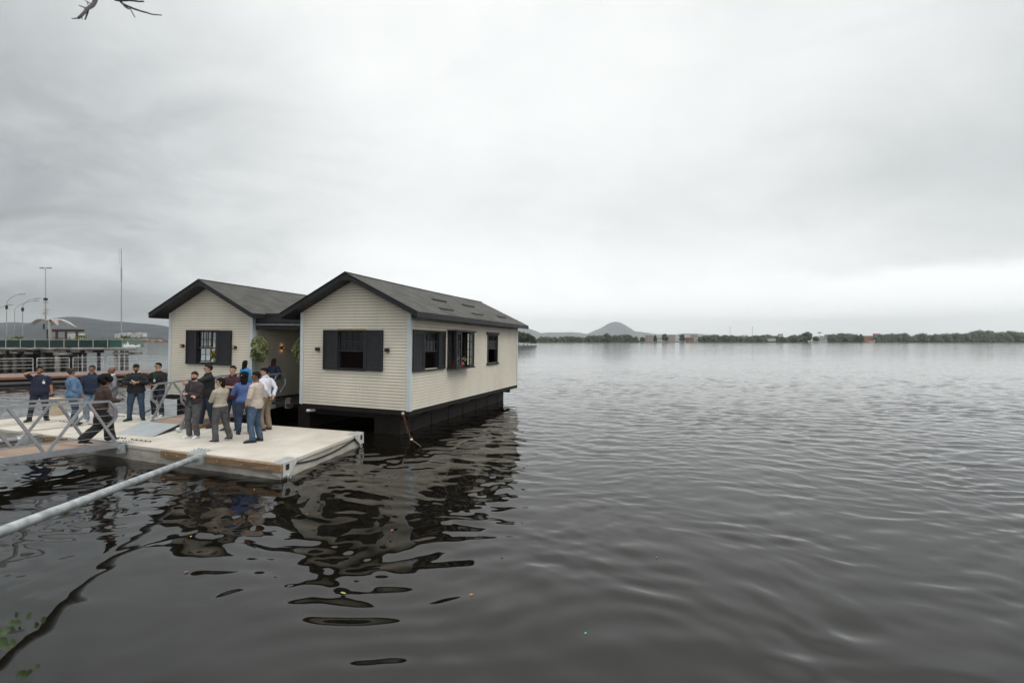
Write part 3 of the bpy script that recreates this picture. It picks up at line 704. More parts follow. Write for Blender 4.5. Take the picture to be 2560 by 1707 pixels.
# steel deck plates with studs
for (px, py) in ((492, 1130), (60, 1090), (300, 1110)):
    c = loc(at(px, py, PZ)); c = c + sdir * .12
    m2 = MB(); u = fdir * .2; v = sdir * .12; m2.prism([(c + a * u + b * v) + Vector((0, 0, .004)) for a, b in ((-1, -1), (1, -1), (1, 1), (-1, 1))], (0, 0, .008))
    m2.v = [(x, y, PZ + .003 + (.008 if i % 8 >= 4 else 0)) for i, (x, y, z) in enumerate(m2.v)]
    o = m2.build('stud_plate', M['plate'], plat)
    for a in (-.8, -.3, .3, .8):
        for b in (-.5, .5): m2 = MB(); p = c + a * u + b * v; m2.tube([(p.x, p.y, PZ + .005), (p.x, p.y, PZ + .05)], .012, 6); m2.build('stud', M['galv'], o)
for (px, py, ln) in ((150, 1053, .8), (222, 1061, .25), (282, 1093, .5), (330, 1099, .7), (287, 1039, .5)):
    c = loc(at(px, py, PZ)); m2 = MB()
    for k in range(5):
        p = c - fdir * ln * k / 4; m2.tube([(p.x, p.y, PZ), (p.x, p.y, PZ + .025)], .018, 6)
    m2.bar((c.x, c.y, PZ + .004), ((c - fdir * ln).x, (c - fdir * ln).y, PZ + .004), .02, .006); m2.build('deck_joint', M['rubber'], plat)
bx = MB(); c = at(139, 1037, PZ); bx.box(-.2, .2, -.16, .16, 0, .58); o = bx.build('crate', solid('pale_board', (.50, .42, .30)), bevel=.01); o.location = (c.x, c.y, PZ); o.rotation_euler = (0, 0, R(-20)); tag(o, 'pale wooden box on the platform behind the man on the phone', 'box')

# ------------------------------------------------------------------ steel mooring poles
def pole(label, a, b, r, grp):
    t = thing('mooring_pole', label, 'pole', a, group=grp); a = Vector(a); b = Vector(b); m2 = MB()
    m2.tube([Vector((0, 0, 0)) + (b - a) * k / 12 for k in range(13)], r, 18); m2.build('pipe', M['galv'], t, smooth=True)
    d = (b - a).normalized(); m2 = MB(); m2.tube([-d * .06, d * .14], r * 1.18, 14); m2.bar((-.16, 0, -.02), (.16, 0, -.02), .16, .22); m2.build('clamp', M['galv'], t)
    return t
pole('long galvanised pole running from the platform edge to the bottom left corner', (-6.88, 9.93, .30), (-4.75, 1.5, 1.05), .062, None)
pa = at(60, 1097, .30); pole('short visible galvanised pole behind the near gangway truss', pa, pa + Vector((-3.4, -6.5, .25)), .062, None)

# ------------------------------------------------------------------ gangways
def gangway(label, A, d, s, length, width, rise, hr, period, phase, name='gangway', bh=.12, ncab=5, startloop=True, endloop=True):
    """A near-side start of the deck top; d horizontal direction, s horizontal direction of the far side"""
    g = thing(name, label, 'gangway', A); d = Vector(d).normalized(); s = Vector(s).normalized(); up = Vector((0, 0, 1))
    P = lambda t, w, h: d * t + s * w + up * (h + rise * t / length)
    for w in (0, width):
        m2 = MB(); m2.bar(P(0, w, -bh * .35), P(length, w, -bh * .35), .07, bh); m2.build('side_beam', M['gang'], g)
    m2 = MB(); q = [P(.02, .04, .0), P(length, .04, .0), P(length, width - .04, .0), P(.02, width - .04, .0)]
    m2.add(q, [(0, 1, 2, 3)], [[(0, 0), (0, length), (width, length), (width, 0)]]); m2.add([p - up * .04 for p in q], [(3, 2, 1, 0)]); m2.build('plank_deck', M['deck'], g)
    m2 = MB(); k = 0.35
    while k < length: m2.bar(P(k, .04, -.07), P(k, width - .04, -.07), .05, .05); k += .6
    m2.build('cross_member', M['gang'], g)
    for w in (0, width):
        a, b = (.20 if startloop else 0), (length - .20 if endloop else length)
        m2 = MB(); pts = []
        if startloop: pts += [P(.26, w, hr * .36), P(.03, w, hr * .60), P(.03, w, hr * .82), P(.18, w, hr)]
        else: pts += [P(0, w, hr)]
        if endloop: pts += [P(length - .18, w, hr), P(length - .03, w, hr * .82), P(length - .03, w, hr * .60), P(length - .26, w, hr * .36)]
        else: pts += [P(length, w, hr)]
        for p, q in zip(pts, pts[1:]): m2.bar(p, q, .045, .05)
        m2.build('handrail', M['gang'], g)
        t = phase; m2 = MB(); node = []
        half = period / 2; k = 0
        while t < length:
            node.append((t, 0 if k % 2 == 0 else 1)); t += half * .92 if k % 2 == 0 else half * 1.08; k += 1
        for (t0, k0), (t1, k1) in zip(node, node[1:]):
            o0 = .03 * (1 if k0 == 0 else 1); m2.bar(P(t0 + o0, w, hr - .02 if k0 else .0), P(t1 - o0, w, hr - .02 if k1 else .0), .042, .05)
        m2.build('brace', M['gang'], g)
        for c in range(ncab):
            h = hr * (c + 1) / (ncab + 1.0); m2 = MB(); m2.tube([P(.06 if startloop else 0, w, h), P(length - (.06 if endloop else 0), w, h)], .005, 5); m2.build('cable', M['cable'], g)
    return g, P
d1 = Vector((-.345, -.94, 0)); s1 = Vector((-.94, .345, 0))
g1, P1_ = gangway('near gangway with an open metal truss and a woman walking off it', (-9.40, 10.85, .42), d1, s1, 6.6, 1.22, .34, 1.0, 1.31, 0.0, endloop=False, bh=.13)
d2 = Vector((.38, .925, 0)); s2 = Vector((-.925, .38, 0))
g2, P2_ = gangway('second gangway leading from the platform up to the gap between the houses', (-9.32, 12.8, .50), d2, s2, 3.55, 1.35, .17, 1.06, 1.30, 0.0)
# hinged ramp plate, roller, bearer
q = [at(289, 1083, PZ + .008), at(380, 1092, PZ + .008), at(448, 1060, .505), at(362, 1052, .505)]; O2 = Vector((-9.32, 12.8, .50))
m2 = MB(); m2.prism([p - O2 for p in q], (0, 0, -.008)); m2.build('ramp_plate', M['plate'], g2)
m2 = MB(); m2.prism([Vector(p) - O2 for p in (q[1] - Vector((0, 0, .012)), q[2] - Vector((0, 0, .012)), Vector((q[2].x, q[2].y, q[2].z - .07)))], (-.02, 0, 0)); m2.build('ramp_rib', M['rubber'], g2)
c = at(452, 1074, .43) - O2; m2 = MB(); m2.tube([c, c + s2 * .12], .06, 14); m2.build('roller', M['white'], g2)
c2 = Vector((-.0, .05, -.05)); m2 = MB(); m2.bar(c + Vector((.0, .02, .14)), c + Vector((0, .02, 0)), .05, .08); m2.build('roller_fork', M['gang'], g2)
a = at(468, 1077, PZ); b = at(572, 1055, PZ); m2 = MB(); m2.bar((a.x, a.y, PZ + .055), (b.x, b.y, PZ + .055), .11, .105); tag(m2.build('timber_beam', M['timber'], bevel=.006), 'rough timber beam lying on the platform under the second gangway', 'beam')
m2 = MB(); q = [P1_(-.28, .0, .0), P1_(.06, .0, .02), P1_(.06, 1.22, .02), P1_(-.28, 1.22, .0)]
for p in (q[0], q[3]): p.z = -.052
m2.prism(q, (0, 0, -.008)); m2.build('landing_plate', M['plate'], g1)
m2 = MB(); h0 = P1_(-.02, .0, -.12); m2.tube([h0 - s1 * .06, h0 + s1 * .08], .05, 10); m2.box(h0.x - .02, h0.x + .12, h0.y - .03, h0.y + .06, -.26, -.03); m2.build('hinge', M['galv'], g1)
# chain from the left house to the platform
pl_ = MA @ Vector((-.05, -.1, -.15))
chain('mooring_chain', 'rusty chain slung from the left house down to the platform behind the gangway', [pl_ + Vector((-.35, -.2, .0)), atd(405, 1000, 16.3), atd(396, 1016, 16.0), atd(385, 1020, 15.8), atd(368, 1028, 15.4), atd(356, 1036, 15.2)], .02, .08)
m2 = MB(); m2.bar(MA @ Vector((-.62, .12, -.12)), MA @ Vector((.35, .12, -.12)), .16, .15); m2.bar(MA @ Vector((-.64, .12, -.11)), MA @ Vector((-.55, .12, -.11)), .13, .10)
m2.build('outrigger', M['hull'], None)
o = bpy.data.objects['outrigger']; o.parent = HA; o.matrix_parent_inverse = MA.inverted()

# ------------------------------------------------------------------ boardwalk with railings
bw = thing('boardwalk', 'low reddish floating boardwalk with metal railing panels in the background', 'boardwalk', (0, 0, 0))
f0, f1 = at(0, 944, .54), at(418, 931, .54); b0, b1 = at(0, 934, .54), at(418, 922.5, .54)
def ext(a, b, l, r): d = (b - a).normalized(); return a - d * l, b + d * r
f0, f1 = ext(f0, f1, 14, 9); b0, b1 = ext(b0, b1, 14, 9)
m2 = MB(); Lb = (f1 - f0).length
m2.add([f0, f1, b1, b0], [(0, 1, 2, 3)], [[(0, 0), (Lb, 0), (Lb, 4), (0, 4)]]); m2.build('planking', M['boardwalk'], bw)
m2 = MB(); dn = Vector((0, 0, -1)); off = (f1 - f0).normalized().cross(Vector((0, 0, 1))) * .03
m2.hexa([f0 + off + dn * .14, f1 + off + dn * .14, b1 + dn * .14, b0 + dn * .14, f0 + off + dn * .004, f1 + off + dn * .004, b1 + dn * .004, b0 + dn * .004]); m2.build('edge_board', M['fender_red'], bw)
m2 = MB(); m2.hexa([f0 - off * 8 + dn * .9, f1 - off * 8 + dn * .9, b1 + dn * .9, b0 + dn * .9, f0 - off * 8 + dn * .145, f1 - off * 8 + dn * .145, b1 + dn * .145, b0 + dn * .145]); m2.build('pontoon', M['hull'], bw)
m2 = MB(); m2.tube([f0 - off * 4 + dn * .42, f1 - off * 4 + dn * .42], .13, 12); m2.build('float_tube', solid('grey_tube', (.07, .07, .075), .5), bw, smooth=True)
db = (b1 - b0); Lb = db.length; db.normalize(); t = .3; i = 0
while t < Lb - 1.9:
    m2 = MB(); a = b0 + db * t; b = b0 + db * (t + 1.72); up = Vector((0, 0, 1)); hh = 1.05
    for p in (a, b): m2.tube([p, p + up * hh], .025, 6)
    for h in (hh, hh * .82, hh * .55, hh * .33): m2.tube([a + up * h, b + up * h], .014 if h < hh else .024, 6)
    m2.build('railing_panel', M['galv'], bw); t += 1.92 if i % 3 else 1.98; i += 1

# ------------------------------------------------------------------ concrete pier with its furniture
PD, PY0 = 2.07, 50.0
X = lambda px, d: (px - 1280) / FPX * d
pier = thing('pier', 'old concrete pier on piles with a green glass balustrade', 'pier', (X(341, PY0), PY0, 0)); XO = X(341, PY0); XR = X(341, PY0 + 14) - XO
m2 = MB(); m2.prism([(-40, 0, PD - .22), (0, 0, PD - .22), (XR, 14, PD - .22), (-48, 14, PD - .22)], (0, 0, .22)); m2.box(-40, .15, -.15, 0, PD - .16, PD - .04); m2.build('deck', M['pierconc'], pier)
m2 = MB(); rr = random.Random(3)
for k in range(24):
    x0 = -40 + k * 1.62; w = rr.uniform(.5, 1.5); m2.box(x0 - (3 if k > 17 else 0), x0 + w - (3 if k > 17 else 0), .1, 1.5 if k > 15 else 5, PD - .22 - rr.uniform(.12, .45), PD - .221)
m2.build('under_beam', M['pierconc'], pier)
for (pa_, pb_, y0, y1) in ((121, 165, 885, 889), (271, 310, 883, 887.5)):
    m2 = MB(); m2.box(X(pa_, 49.5) - XO, X(pb_, 49.5) - XO, .0, 2.0, 1.32, PD - .5); m2.build('pile_cap', M['pierconc'], pier)
for (px, w, dy, mt) in ((80, 6, 4, 'pile'), (94, 5, 5, 'pile'), (109, 11, 1, 'pile'), (130, 9, 3, 'pile'), (144, 11, .3, 'pierconc'), (169, 8, 1.0, 'pile'), (190, 7, 1, 'pile'), (200, 6, 5, 'pile'), (212, 7, 1, 'pile'),
                        (247, 7, 2, 'pile'), (290, 8, .3, 'pierconc'), (305, 7, .8, 'pile'), (317, 7, .3, 'pile'), (60, 9, 1, 'pile'), (38, 9, 1, 'pile'), (15, 10, 1, 'pile'), (-10, 10, 1, 'pile')):
    d = PY0 + dy; r = w / 2 / FPX * d; m2 = MB(); m2.tube([(X(px, d) - XO, dy, -1), (X(px, d) - XO, dy, PD - .3)], r, 12); m2.build('pile', M[mt], pier, smooth=False)
m2 = MB(); m2.box(-40, X(76, PY0 + 6) - XO, 6, 12, -1, PD - .25); m2.build('sea_wall', M['pile'], pier)
gp = -40.0
k = 0
while gp < -1.6:
    m2 = MB(); m2.box(gp + .04, gp + 1.56, .05, .062, PD + .06, PD + .86); m2.build('glass_panel', M['pierglass'], pier)
    m2 = MB(); m2.box(gp - .03, gp + .03, .03, .09, PD, PD + .90); m2.build('post', M['canopy'], pier); gp += 1.6; k += 1
m2 = MB(); m2.add([(gp, .06, PD + .06), (-.1, 1.2, PD + .06), (-.1, 1.2, PD + .86), (gp, .06, PD + .86)], [(0, 1, 2, 3)]); m2.build('glass_panel', M['pierglass'], pier)
m2 = MB(); pr = [(gp + .05, 0), (gp + .15, .35), (gp + .25, .15), (gp + .38, .62), (gp + .5, .2), (gp + .75, .28), (gp + .9, .12), (gp + 1.2, .3), (-.35, .1)]
vs = []
for (x, h) in pr:
    yy = .03 + (x - gp) / (-.1 - gp) * 1.14; vs += [(x, yy, PD + .12), (x, yy, PD + .14 + h * .95)]
m2.add(vs, [(2 * i, 2 * i + 2, 2 * i + 3, 2 * i + 1) for i in range(len(pr) - 1)]); m2.build('white_decal', M['white'], pier)
m2 = MB(); m2.tube([(-40, .06, PD + .93), (gp, .06, PD + .93), (-.1, 1.2, PD + .93)], .03, 8); m2.build('handrail', M['lamp'], pier)
m2 = MB(); m2.box(X(262, 52) - XO, X(268, 52) - XO, 2, 2.3, PD, PD + .86); m2.build('dark_post', M['black'], pier)

def street_lamp(label, px, ybend, px2, y2, d, r=.07, box=True):
    b = Vector((X(px, d), d, PD)); t = thing('street_lamp', label, 'street lamp', b, group='curved street lamps on the pier')
    zb = CAM_H - (ybend - 852.5) / FPX * d - PD; xe = X(px2, d) - b.x; ze = CAM_H - (y2 - 852.5) / FPX * d - PD
    pts = [(0, 0, 0), (0, 0, zb * .5), (0, 0, zb)]
    for u in np.linspace(.12, 1, 9): pts.append((xe * (1 - math.cos(u * R(82))) / (1 - math.cos(R(82))), 0, zb + (ze - zb) * math.sin(u * R(82)) / math.sin(R(82))))
    m2 = MB(); m2.tube(pts, [r * .75, r * .7, r * .6] + [r * .45] * 9, 8); m2.build('post', M['lamp'], t, smooth=True)
    m2 = MB(); m2.hexa([(xe - .1, -.12, ze - .03), (xe + .55, -.1, ze + .02), (xe + .55, .1, ze + .02), (xe - .1, .12, ze - .03), (xe - .1, -.12, ze + .08), (xe + .55, -.1, ze + .10), (xe + .55, .1, ze + .10), (xe - .1, .12, ze + .08)]); m2.build('lamp_head', M['lamp'], t)
    if box: m2 = MB(); m2.box(-.09, .09, -.09, .09, zb * .90, zb * .90 + .45); m2.build('speaker_box', M['black'], t)
street_lamp('curved street lamp, the tallest at the left end of the pier', 16.5, 762, 52, 736, 58)
street_lamp('curved street lamp cut by the left edge of the view', -7, 782, 22, 763, 62, box=False)
street_lamp('curved street lamp with a small black box, beside the tall pole', 56.5, 768, 90, 747, 58)
street_lamp('thin curved street lamp standing furthest back between two others', 36.5, 778, 87, 753, 68, .06, box=False)
d = 57; b = Vector((X(114, d), d, PD)); t = thing('light_pole', 'tall light pole with a flat crossbar of lamps and a star ornament halfway up', 'light pole', b)
zz = lambda y: CAM_H - (y - 852.5) / FPX * d - PD
m2 = MB(); m2.tube([(0, 0, 0), (0, 0, zz(750)), (0, 0, zz(672))], [.09, .06, .045], 8); m2.build('post', M['lamp'], t, smooth=True)
m2 = MB(); m2.bar((-.65, 0, zz(671)), (.7, 0, zz(671)), .08, .06); m2.build('crossbar', M['lamp'], t)
for x in (-.62, -.3, .3, .66): m2 = MB(); m2.hexa([(x - .12, -.1, zz(671) + .03), (x + .12, -.1, zz(671) + .03), (x + .12, .1, zz(671) + .03), (x - .12, .1, zz(671) + .03), (x - .08, -.1, zz(671) + .16), (x + .1, -.1, zz(671) + .10), (x + .1, .1, zz(671) + .10), (x - .08, .1, zz(671) + .16)]); m2.build('floodlight', M['lamp'], t)
m2 = MB(); m2.box(-.14, .14, -.14, .14, zz(751), zz(745)); m2.bar((-.35, 0, zz(756)), (.35, 0, zz(756)), .05); m2.build('camera_box', M['black'], t)
m2 = MB(); m2.box(-.25, -.05, -.1, .1, zz(823), zz(810)); m2.build('banner_box', M['black'], t)
m2 = MB()
for a in (28, 62, 118, 152, -30, -60, -120, -150): m2.bar((0, 0, zz(779)), (.62 * math.cos(R(a)), .05, zz(779) + .5 * math.sin(R(a))), .06)
m2.build('star_ornament', M['canopy'], t)
# palm shaped shade sculpture
d = 53; b = Vector((X(125, d), d, PD)); t = thing('shade_sculpture', 'metal shade sculpture with drooping petals like a palm', 'sculpture', b)
zz = lambda y: CAM_H - (y - 852.5) / FPX * d - PD
m2 = MB(); m2.tube([(0, 0, 0), (0, 0, zz(815)), (0, 0, zz(804))], [.19, .14, .16], 12); m2.build('trunk', M['canopy'], t, smooth=True)
for (dx, dy, lift, drop, mt) in ((-2.7, .6, .38, -.1, 'canopy'), (-1.5, -.9, .35, -.05, 'pink'), (-.9, 1.2, .30, .1, 'canopy'), (1.0, 1.2, .3, .1, 'canopy'), (1.85, -.9, .38, -.28, 'pink'), (2.65, .5, .38, -.40, 'canopy')):
    m2 = MB(); n = 9; L0 = []; z0 = zz(804); side = Vector((-dy, dx, 0)).normalized()
    for i in range(n + 1):
        u = i / n; w = .03 + .30 * math.sin(min(1, u * 1.05) * math.pi) ** .8; c = Vector((dx * u, dy * u, z0 + .42 * math.sin(min(1, u * 1.15) * math.pi * .85) - (.42 + abs(drop)) * u * u)); L0 += [c + side * w - Vector((0, 0, .10 * w)), c + Vector((0, 0, .05)), c - side * w - Vector((0, 0, .10 * w))]
    f = []
    for i in range(n): f += [(3 * i, 3 * i + 1, 3 * i + 4, 3 * i + 3), (3 * i + 1, 3 * i + 2, 3 * i + 5, 3 * i + 4)]
    m2.add(L0, f); o = m2.build('petal', M[mt], t, smooth=True); s_ = o.modifiers.new('s', 'SOLIDIFY'); s_.thickness = .03
# pergola
d = 58; b = Vector((X(157, d), d, PD)); t = thing('pergola', 'dark red timber pergola on the pier', 'pergola', b); zz = lambda y: CAM_H - (y - 852.5) / FPX * d - PD
for px in (118, 142, 165, 192):
    for yy in (0,): m2 = MB(); x = X(px, d) - b.x; m2.box(x - .09, x + .09, yy - .09, yy + .09, 0, zz(829)); m2.build('post', M['pergola'], t)
for yy in (0, .6): m2 = MB(); m2.box(X(115, d) - b.x, X(198, d) - b.x, yy - .06, yy + .06, zz(829), zz(825.5)); m2.build('beam', M['pergola'], t)
for k in range(14): m2 = MB(); x = X(117, d) - b.x + k * .31; m2.box(x, x + .07, -.25, .8, zz(825.4), zz(825.4) + .12); m2.build('rafter', M['pergola'], t)
# benches, planters, small palms, onlooker
m2 = MB(); d = 52; x0, x1 = X(70, d), X(176, d); t = thing('bench', 'long dark bench behind the glass balustrade', 'bench', ((x0 + x1) / 2, d, PD)); hw = (x1 - x0) / 2
m2.box(-hw, hw, -.25, .25, .38, .46); m2.build('seat', M['darkwood'], t); m2 = MB(); m2.box(-hw, hw, .2, .26, .46, .62); m2.build('backrest', M['darkwood'], t)
for x in (-hw + .2, 0, hw - .2): m2 = MB(); m2.box(x - .06, x + .06, -.2, .2, 0, .379); m2.build('leg', M['darkwood'], t)
def palm(px, ytop, d, w, label, planter=None):
    b = Vector((X(px, d), d, PD)); t = thing('potted_palm', label, 'palm', b, group='small palms along the pier'); h = CAM_H - (ytop - 852.5) / FPX * d - PD; rr = random.Random(int(px * 7))
    m2 = MB(); m2.loft([((0, 0, 0), .25, .25), ((0, 0, .5), .34, .34)], 10); m2.build('planter', M['white'], t)
    m2 = MB(); m2.tube([(0, 0, .45), (.02, 0, h * .75)], .05, 6); m2.build('trunk', M['trunk'], t)
    m2 = MB()
    for k in range(26):
        a = rr.random() * 6.28; ln = w * rr.uniform(.7, 1.1); dz = rr.uniform(-.3, .8); p0 = Vector((.02, 0, h * .75)); dd = Vector((math.cos(a), math.sin(a), dz)).normalized(); s_ = dd.cross(Vector((0, 0, 1))).normalized() * .09
        p1 = p0 + dd * ln * .5; p2 = p0 + dd * ln - Vector((0, 0, .25 * ln)); m2.add([p0, p1 + s_, p2, p1 - s_], [(0, 1, 2), (0, 2, 3)])
    m2.build('fronds', solid('palm_fronds', (.16, .20, .045), .6, .3), t)
palm(203, 834, 55, .75, 'small palm in a pot just right of the pergola'); palm(311, 834, 52, .6, 'small palm in a pot near the right end of the pier')
palm(141, 838, 61, .6, 'small palm behind the pergola, beside its second post'); palm(46, 837, 56, .6, 'small palm in a pot between the second and third street lamps')
palm(24, 839, 56, .5, 'small palm in a pot right of the first street lamp'); palm(149, 840, 62, .5, 'low palm seen under the middle of the pergola')
for px0, px1, lab in ((44, 53, 'square pale planter left of a taller twin behind the glass'), (54, 63, 'square pale planter nearest the light pole behind the glass'), (202, 212, 'pale planter behind the glass right of the pergola')):
    m2 = MB(); d = 53.5; m2.box(X(px0, d), X(px1, d), d, d + .5, PD, PD + .72 + .05 * (px0 > 50)); o = m2.build('planter', M['bracket'], bevel=.02); tag(o, lab, 'planter')
# lattice mast
d = 66; b = Vector((X(303.5, d), d, PD)); t = thing('radio_mast', 'very tall thin radio mast near the right end of the pier', 'mast', b); H_ = (852.5 - 621) / FPX * d + CAM_H - PD
m2 = MB(); m2.tube([(0, 0, 0), (0, 0, H_ * .3), (0, 0, H_ * .66)], [.09, .07, .05], 8); m2.build('lower_tube', M['lamp'], t)
m2 = MB(); m2.tube([(0, 0, H_ * .66), (0, 0, H_ * .80)], .09, 8); m2.build('collar', M['lamp'], t)
m2 = MB(); m2.tube([(0, 0, H_ * .8), (0, 0, H_ * .995)], .045, 8); m2.build('upper_tube', M['lamp'], t)
m2 = MB(); m2.tube([(-.32, 0, H_ * .85), (-.32, 0, H_)], .02, 5); m2.bar((-.32, 0, H_ * .86), (0, 0, H_ * .86), .03); m2.bar((-.32, 0, H_ * .95), (0, 0, H_ * .95), .03); m2.build('antenna', M['lamp'], t)

# ------------------------------------------------------------------ land, mountains, far town
hillmat = mat('forested_hill', (.030, .038, .044), .95, .4, .016, bump=6.0, bscale=.03, detail=9, col2=(.012, .017, .021))
def ridge(name, D, pts, depth, seed, base_y=None):
    """a mountain with a measured skyline, built as a real relief going back 'depth' metres"""
    xs = np.array([p[0] for p in pts], float); ysk = np.array([p[1] for p in pts], float); n = 170
    px = np.linspace(xs[0], xs[-1], n); sky = np.interp(px, xs, ysk); rr = np.random.default_rng(seed)
    m2 = MB(); rows = 16; vs = []
    for j in range(rows + 1):
        v = j / rows; d = D - depth * .5 + depth * v
        prof = math.sin(math.pi * min(1, v * 1.0)) ** .8
        for i in range(n):
            xx = (px[i] - 1280) / FPX * D; h = (852.5 - sky[i]) / FPX * D + CAM_H
            nz = mn.noise(Vector((xx * .006, d * .006, seed))) * .16 + mn.noise(Vector((xx * .02, d * .02, seed))) * .07
            vs.append((xx * (1 + .0 * v), d, max(-2, h * (prof * (1 + nz * (1 - prof) * 2)) - 1)))
    fs = [(j * n + i, j * n + i + 1, (j + 1) * n + i + 1, (j + 1) * n + i) for j in range(rows) for i in range(n - 1)]
    m2.add(vs, fs); o = m2.build(name, hillmat, smooth=True); return tag(o, kind='structure')
r5 = lambda L: [(x / 4.356, 600 + y / 4.356) for x, y in L]
ridge('mountain', 1700, r5([(-1700, 930), (-900, 900), (-400, 925), (0, 920), (100, 905), (200, 893), (300, 900), (400, 910), (550, 892), (690, 868), (760, 845), (830, 833), (900, 842), (960, 850), (1030, 860), (1100, 873), (1300, 884), (1500, 902), (1640, 912), (1740, 935), (1830, 942), (2100, 960), (2500, 1000), (2900, 1090)]), 500, 3)
r6 = lambda L: [(1280 + x / 3.675, 780 + y / 3.675) for x, y in L]
ridge('hill', 9500, r6([(-700, 230), (-300, 190), (-60, 150), (60, 143), (140, 146), (200, 165), (265, 193), (340, 185), (460, 186), (560, 184), (630, 190), (685, 203), (740, 180), (780, 160), (820, 148), (870, 115), (910, 95), (945, 88), (985, 95), (1030, 125), (1070, 155), (1110, 175), (1200, 185), (1300, 200), (1400, 205), (1500, 208), (1580, 195), (1650, 194), (1750, 203), (1900, 215), (2300, 235), (2700, 262)]), 2000, 9)
def land(name, px0, px1, d, depth, h=.8):
    m2 = MB(); x0, x1 = X(px0, d), X(px1, d); rr = random.Random(5); n = 40; vs = []
    for i in range(n + 1):
        u = i / n; x = x0 + (x1 - x0) * u; k = 6 * mn.noise(Vector((x * .03, d * .1, 0)))
        vs += [(x, d + k, -1), (x, d + k + 1.5, h), (x, d + depth, h + .6), (x, d + depth, -1)]
    m2.add(vs, [(4 * i + j, 4 * i + 4 + j, 4 * i + 5 + j, 4 * i + 1 + j) for i in range(n) for j in range(3)]); o = m2.build(name, solid('shore_soil', (.06, .065, .04), .9, .4)); return tag(o, kind='structure')
land('shore_ground', -420, 700, 880, 900); land('shore_ground', 1150, 2900, 905, 2000)
leafrng = np.random.default_rng(21)
def leafmass(mb, blobs, n, size, seed):
    """n leaf clumps spread through blobs (centre, rx, ry, rz), denser towards the outside"""
    rr = np.random.default_rng(seed); w = np.array([b[1] * b[3] for b in blobs]); w = w / w.sum()
    idx = rr.choice(len(blobs), n, p=w); dirs = rr.normal(size=(n, 3)); dirs /= np.linalg.norm(dirs, axis=1)[:, None]
    rad = .55 + .5 * rr.random(n) ** .7
    for k in range(n):
        c, rx, ry, rz = blobs[idx[k]]; d = dirs[k]; p = Vector((c[0] + rx * d[0] * rad[k], c[1] + ry * d[1] * rad[k], c[2] + rz * d[2] * rad[k]))
        if p.z < .1: continue
        nn = Vector(d) + Vector(rr.normal(size=3) * .6); nn.normalize(); x = nn.orthogonal().normalized(); x = Matrix.Rotation(rr.random() * 6.28, 3, nn) @ x; y = nn.cross(x); s = size * (.6 + .8 * rr.random())
        mb.add([p + x * s, p + y * s * .8, p - x * s * .9, p - y * s * .7], [(0, 1, 2, 3)])
    for c, rx, ry, rz in blobs: mb.ball(c, rx * .8, ry * .8, rz * .8, 7, 5)
def forest(label, px0, px1, d, prof, n, size, seed, name='mangrove_forest'):
    rr = random.Random(seed); blobs = []; step = 4.2
    px = px0
    while px < px1:
        yt = np.interp(px, [p[0] for p in prof], [p[1] for p in prof]); h = (852.5 - yt) / FPX * d + CAM_H; dd = d + rr.uniform(2, 22); x = X(px, dd); h *= rr.choice((.74, .86, .93, 1.0, 1.08))
        r = rr.uniform(.28, .42) * h
        blobs.append(((x, dd, h - r), r * 1.15, r * 1.2, r)); blobs.append(((x + rr.uniform(-3, 3), dd - 3, h * .42), r * 1.1, r, h * .40)); blobs.append(((x + rr.uniform(-3, 3), dd - 5, h * .2), r, r, h * .22))
        px += step * rr.uniform(.6, 1.3) * (900 / d) ** .5
    mb = MB(); leafmass(mb, blobs, n, size, seed); o = mb.build(name, M['mangrove']); return tag(o, label, 'forest', kind='stuff')
g6 = lambda L: [(1280 + x / 3.675, 780 + y / 3.675) for x, y in L]; g7 = lambda L: [(1920 + x / 3.675, 780 + y / 3.675) for x, y in L]
forest('dense mangrove belt at the water left of the pointed hill', 1345, 1592, 915, g6([(240, 222), (330, 222), (450, 226), (560, 218), (650, 222), (760, 216), (840, 212), (880, 205), (950, 212), (1090, 208), (1150, 228)]), 9000, 1.25, 31)
forest('long dark tree belt along the right shore', 2188, 2640, 915, g7([(985, 215), (1060, 200), (1150, 186), (1300, 194), (1420, 196), (1500, 194), (1570, 206), (1640, 184), (1730, 196), (1800, 184), (1900, 174), (2000, 168), (2140, 178), (2250, 172), (2352, 180), (2700, 175)]), 15000, 1.3, 32)
forest('tree belt right of the pale shore buildings', 1752, 1906, 925, g6([(1740, 212), (1820, 208), (1880, 205), (1960, 203), (2020, 212), (2080, 222), (2140, 226), (2200, 216), (2300, 208)]), 5200, 1.25, 33)
forest('tree belt in the middle of the right shore', 1906, 2008, 930, g7([(-40, 212), (40, 206), (90, 218), (150, 226), (220, 212), (310, 206)]), 3600, 1.2, 34)
forest('rounded tree belt between the palm and the orange building', 2072, 2158, 925, g7([(550, 215), (620, 198), (700, 192), (780, 203), (860, 218)]), 3600, 1.2, 35)
forest('dark tree belt on the far left shore above the red houses', 316, 425, 1010, r5([(1380, 1056), (1450, 1050), (1550, 1053), (1650, 1058), (1760, 1066), (1830, 1072)]), 3000, 1.4, 36)
forest('low trees along the far left shore behind the pier', -120, 330, 1000, r5([(-600, 1075), (200, 1072), (900, 1070), (1000, 1066), (1200, 1064), (1330, 1064)]), 5000, 1.4, 37)
